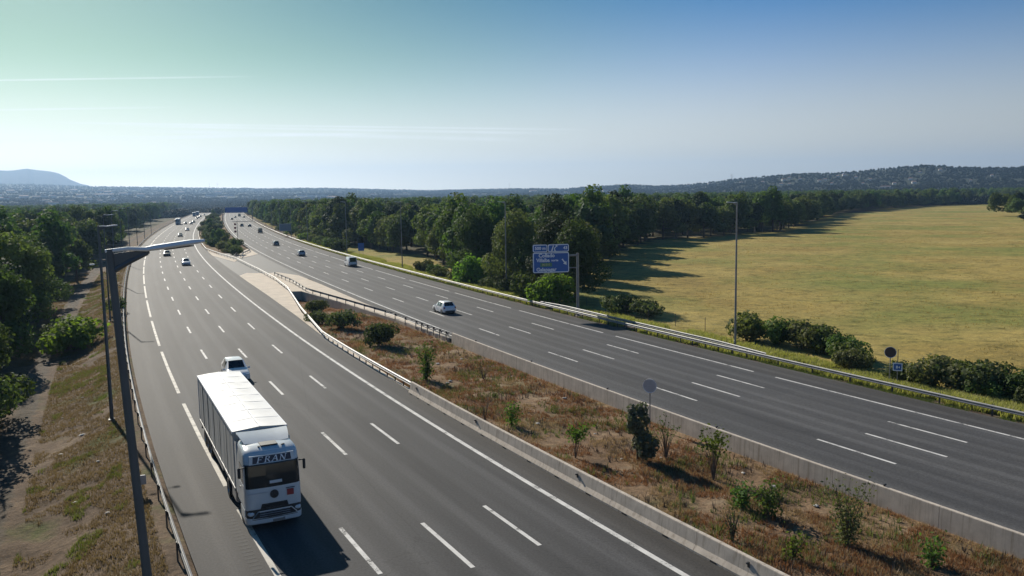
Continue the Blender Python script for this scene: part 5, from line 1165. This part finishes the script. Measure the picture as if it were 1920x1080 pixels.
    for s in (1, -1):
        MB().box((-1.02, s * (HW + .003), 2.5), (.95, .012, .80), ch=.004).build('side_window', M['wscreen'], e)
        dr = MB(); dr.box((-1.0, s * (HW + .002), 1.5), (1.12, .012, 1.0), ch=.004); d_ = dr.build('door', M['cabw'], e); MB().box((-1.42, s * (HW + .02), 1.72), (.2, .03, .05), ch=.01).build('handle', M['dark'], d_)
        sp = MB(); sp.box((-2.45, s * (HW - .01), 2.35), (.55, .03, 2.5), ch=.012, rz=0); sp.build('side_deflector', M['cabw'], e)
        st = MB(); st.box((-.95, s * (HW - .05), .62), (1.1, .12, .60), ch=.04); st.build('step_panel', M['cabw'], e)
        mi_ = MB(); mi_.box((-.20, s * (HW + .20), 2.72), (.09, .13, .48), ch=.04); mi_.box((-.24, s * (HW + .09), 2.92), (.06, .26, .05), ch=.015); mi_.build('mirror', M['dark'], e)
        hl = MB(); hl.box((-.09, s * .98, .80), (.24, .40, .17), ch=.05, rz=-s * .35); hl.build('headlight', M['headl'], e)
        MB().box((-1.42, s * (HW - .03), 1.05), (1.22, .05, .10), ch=.02).build('wheel_arch', M['dark'], e)
    # bumper with dark grille
    bm = MB(); bm.loft([[(x, y, z) for x, y in outline(xf, HW + .0, .30, .05, -.72)] for z, xf in ((.26, -.10), (.32, .0), (.56, .03), (.60, .02))]); bm.build('bumper', M['cabw'], e, True)
    gr = MB(); gr.loft([[(x, y, z) for x, y in outline(xf, HW - .02, .30, .05, -.70)] for z, xf in ((.52, .032), (.98, .0))]); gr.build('lower_grille', M['dark'], e, True)
    gb = MB()
    for z in (.66, .75, .84): gb.box((.045, 0, z), (.05, 1.35, .025), ch=.008)
    for s in (1, -1): gb.tube((.05, s * .74, .88), (.05, s * .98, .62), .025, n=6)
    gb.tube((.06, -.74, .885), (.06, .74, .885), .022, n=6); gb.build('grille_bar', M['chrome'], e)
    g2 = MB(); g2.add([(.055, -.62, 1.0), (.055, .62, 1.0), (.062, .56, 1.22), (.062, -.56, 1.22), (-.05, -.62, 1.0), (-.05, .62, 1.0), (-.05, .56, 1.22), (-.05, -.56, 1.22)], [(0, 1, 2, 3), (0, 4, 5, 1), (1, 5, 6, 2), (2, 6, 7, 3), (3, 7, 4, 0)]); g2.build('upper_grille', M['dark'], e)
    g3 = MB()
    for z in (1.06, 1.13): g3.box((.064, 0, z), (.02, 1.1, .014))
    g3.build('grille_slat', M['black'], e)
    em = MB().lathe([(0, .0), (.19, .0), (.19, .03), (0, .035)], 'x', 28, (.055, 0, 1.62)).build('emblem', M['dark'], e, True)
    er = MB().lathe([(.165, .034), (.19, .034), (.19, .046), (.165, .046)], 'x', 28, (.055, 0, 1.62))
    for k in range(3): a = math.pi / 2 + k * 2.0944; er.tube((.094, 0, 1.62), (.094, .165 * math.cos(a), 1.62 + .165 * math.sin(a)), .018, .007, 6)
    er.build('emblem_ring', M['post'], em)
    MB().box((.072, .72, 1.60), (.02, .30, .28), ch=.006).build('red_badge', M['signred2'], e); MB().box((.074, .72, 1.80), (.01, .40, .035)).build('model_lettering', M['post'], e); MB().box((.070, -.72, 1.74), (.01, .9, .02)).build('model_lettering', M['signback'], e)
    MB().box((.052, .16, .40), (.02, .55, .14), ch=.006).build('number_plate', M['poleg'], e)
    # sun visor and name board
    nbx = -.14
    nbd = MB(); nbd.add([(-.12, -1.02, 3.03), (-.12, 1.02, 3.03), (-.20, .98, 3.40), (-.20, -.98, 3.40), (-.34, -1.02, 3.03), (-.34, 1.02, 3.03), (-.40, .98, 3.40), (-.40, -.98, 3.40)], [(0, 1, 2, 3), (5, 4, 7, 6), (0, 4, 5, 1), (1, 5, 6, 2), (2, 6, 7, 3), (3, 7, 4, 0)]); nbd.build('name_board', M['cabw'], e)
    tb = MB(); V = [(-.118, -.86, 3.07), (-.118, .86, 3.07), (-.182, .83, 3.36), (-.182, -.83, 3.36)]; tb.add([(x + .004, y, z) for x, y, z in V] + [(x - .02, y, z) for x, y, z in V], [(0, 1, 2, 3), (0, 4, 5, 1), (1, 5, 6, 2), (2, 6, 7, 3), (3, 7, 4, 0)]); nb_ = tb.build('name_panel', M['signnavy'], e)
    # FRAN in slanted serif capitals, polygons in (u, v)
    def bar(u0, v0, u1, v1, t): d = math.hypot(u1 - u0, v1 - v0); a, b = -(v1 - v0) / d * t / 2, (u1 - u0) / d * t / 2; return [(u0 + a, v0 + b), (u0 - a, v0 - b), (u1 - a, v1 - b), (u1 + a, v1 + b)]
    def serif(u, v, wd=.30): return [(u - wd / 2, v - .035), (u + wd / 2, v - .035), (u + wd / 2, v + .035), (u - wd / 2, v + .035)]
    LT_ = {'F': [bar(.18, 0, .18, 1, .15), bar(.1, .955, .72, .955, .09), bar(.2, .52, .56, .52, .09), serif(.18, .035), bar(.70, .98, .70, .76, .05), bar(.56, .62, .56, .42, .05)],
           'R': [bar(.18, 0, .18, 1, .15), bar(.1, .955, .52, .955, .09), bar(.2, .50, .52, .50, .09), bar(.60, .90, .60, .56, .14), bar(.42, .5, .76, .03, .14), serif(.18, .035), serif(.78, .035, .2)],
           'A': [bar(.10, .0, .44, 1, .09), bar(.44, 1, .78, 0, .16), bar(.22, .34, .66, .34, .08), serif(.10, .035, .26), serif(.78, .035, .28)],
           'N': [bar(.16, 0, .16, 1, .09), bar(.14, .98, .74, .02, .16), bar(.76, 0, .76, 1, .09), serif(.16, .035, .26), serif(.10, .965, .26), serif(.78, .965, .26)]}
    lt = MB(); u0 = -.66
    for chh in 'FRAN':
        for j, poly in enumerate(LT_[chh]):
            pp = []
            for u, v in poly: uu = u0 + u * .33 + (v - .5) * .075; vv = 3.085 + v * .26; pp.append((-.109 - (vv - 3.07) * .22 + .001 * j, uu, vv))
            m_ = len(pp); lt.add(pp + [(x - .008, y, z) for x, y, z in pp], [tuple(range(m_)), tuple(range(2 * m_ - 1, m_ - 1, -1))] + [(k, m_ + k, m_ + (k + 1) % m_, (k + 1) % m_) for k in range(m_)])
        u0 += .335
    lt.build('lettering', M['signw'], nb_)
    vs = MB(); vs.loft([[(x, y, z) for x, y in outline(xf, HW - .02, .33, .07, -.4)] for z, xf in ((2.99, -.06), (3.03, -.08))]); vs.build('sun_visor', M['dark'], e, True)
    MB().box((-1.05, .02, 3.675), (.62, .78, .05), ch=.02).build('roof_hatch', M['dark'], e)
    MB().box((-.70, .62, 3.64), (.06, .2, .05), ch=.02, rz=.5).build('horn', M['dark'], e); MB().box((-.78, -.45, 3.65), (.1, .1, .06), ch=.02).build('beacon', M['dark'], e)
    # roof deflector: curved wing behind the cab roof
    df = MB(); V = []
    for i, (x, z, hw) in enumerate(((-1.38, 3.64, 1.0), (-1.75, 3.76, 1.08), (-2.2, 3.86, 1.14), (-2.62, 3.92, 1.18))):
        for y in (-1, -.6, -.2, .2, .6, 1): V.append((x + .10 * y * y, y * hw, z + .03 * y * y * 2))
    F = [(i * 6 + k, i * 6 + k + 1, (i + 1) * 6 + k + 1, (i + 1) * 6 + k) for i in range(3) for k in range(5)]
    df.add(V, F); df.add([(x, y, z - .05) for x, y, z in V], [f[::-1] for f in F]); df.build('roof_deflector', M['cabw'], e, True)
    MB().box((-1.9, 0, 3.55), (.9, 1.9, .2), ch=.04).build('deflector_mount', M['dark'], e)
    for s in (1, -1): MB().box((-.05, s * .62 - .1, 2.02), (.03, .7, .03), ch=.008, rx=.1).build('wiper', M['black'], e)
    MB().box((.035, .1, 2.18), (.02, .55, .13), ch=.004, ry=-.12).build('windscreen_card', M['headl'], e)
    return e
M['signred2'] = pm('badge_red', (.35, .04, .04), None, 5, .5); M['signnavy'] = pm('name_panel_navy', (.012, .02, .05), (.016, .026, .06), 4, .4)
TA = math.atan2(-.893, .45)
lorry((-10.95, 36.5, .008), TA, 'white articulated lorry with FRAN on its name board, nearest vehicle on the left carriageway')
for s_, o_, lb in ((516, -11.6, 'distant lorry in the slow lane of the left carriageway'), (775, -10.2, 'tiny lorry near the far bend of the left carriageway'), (826, -9.0, 'tiniest lorry, farthest along the left carriageway')):
    l, a = on_road('L', s_, o_); lorry(l, a, lb, False, group='traffic on the left carriageway')

# ------------------------------------------------------------------ haze
hz = MB().box((0, 5000, 190), (22000, 13600, 500)).build('haze', None); hz['kind'] = 'stuff'; hz['label'] = 'thin blue haze over the plain'
hm = bpy.data.materials.new('haze'); hm.use_nodes = True; t = hm.node_tree; t.nodes.remove(t.nodes['Principled BSDF']); pv = t.nodes.new('ShaderNodeVolumePrincipled'); t.links.new(pv.outputs[0], t.nodes['Material Output'].inputs['Volume'])
pv.inputs['Color'].default_value = (.40, .64, 1, 1); pv.inputs['Density'].default_value = 1.0e-4; pv.inputs['Anisotropy'].default_value = .35
hz.data.materials.append(hm)
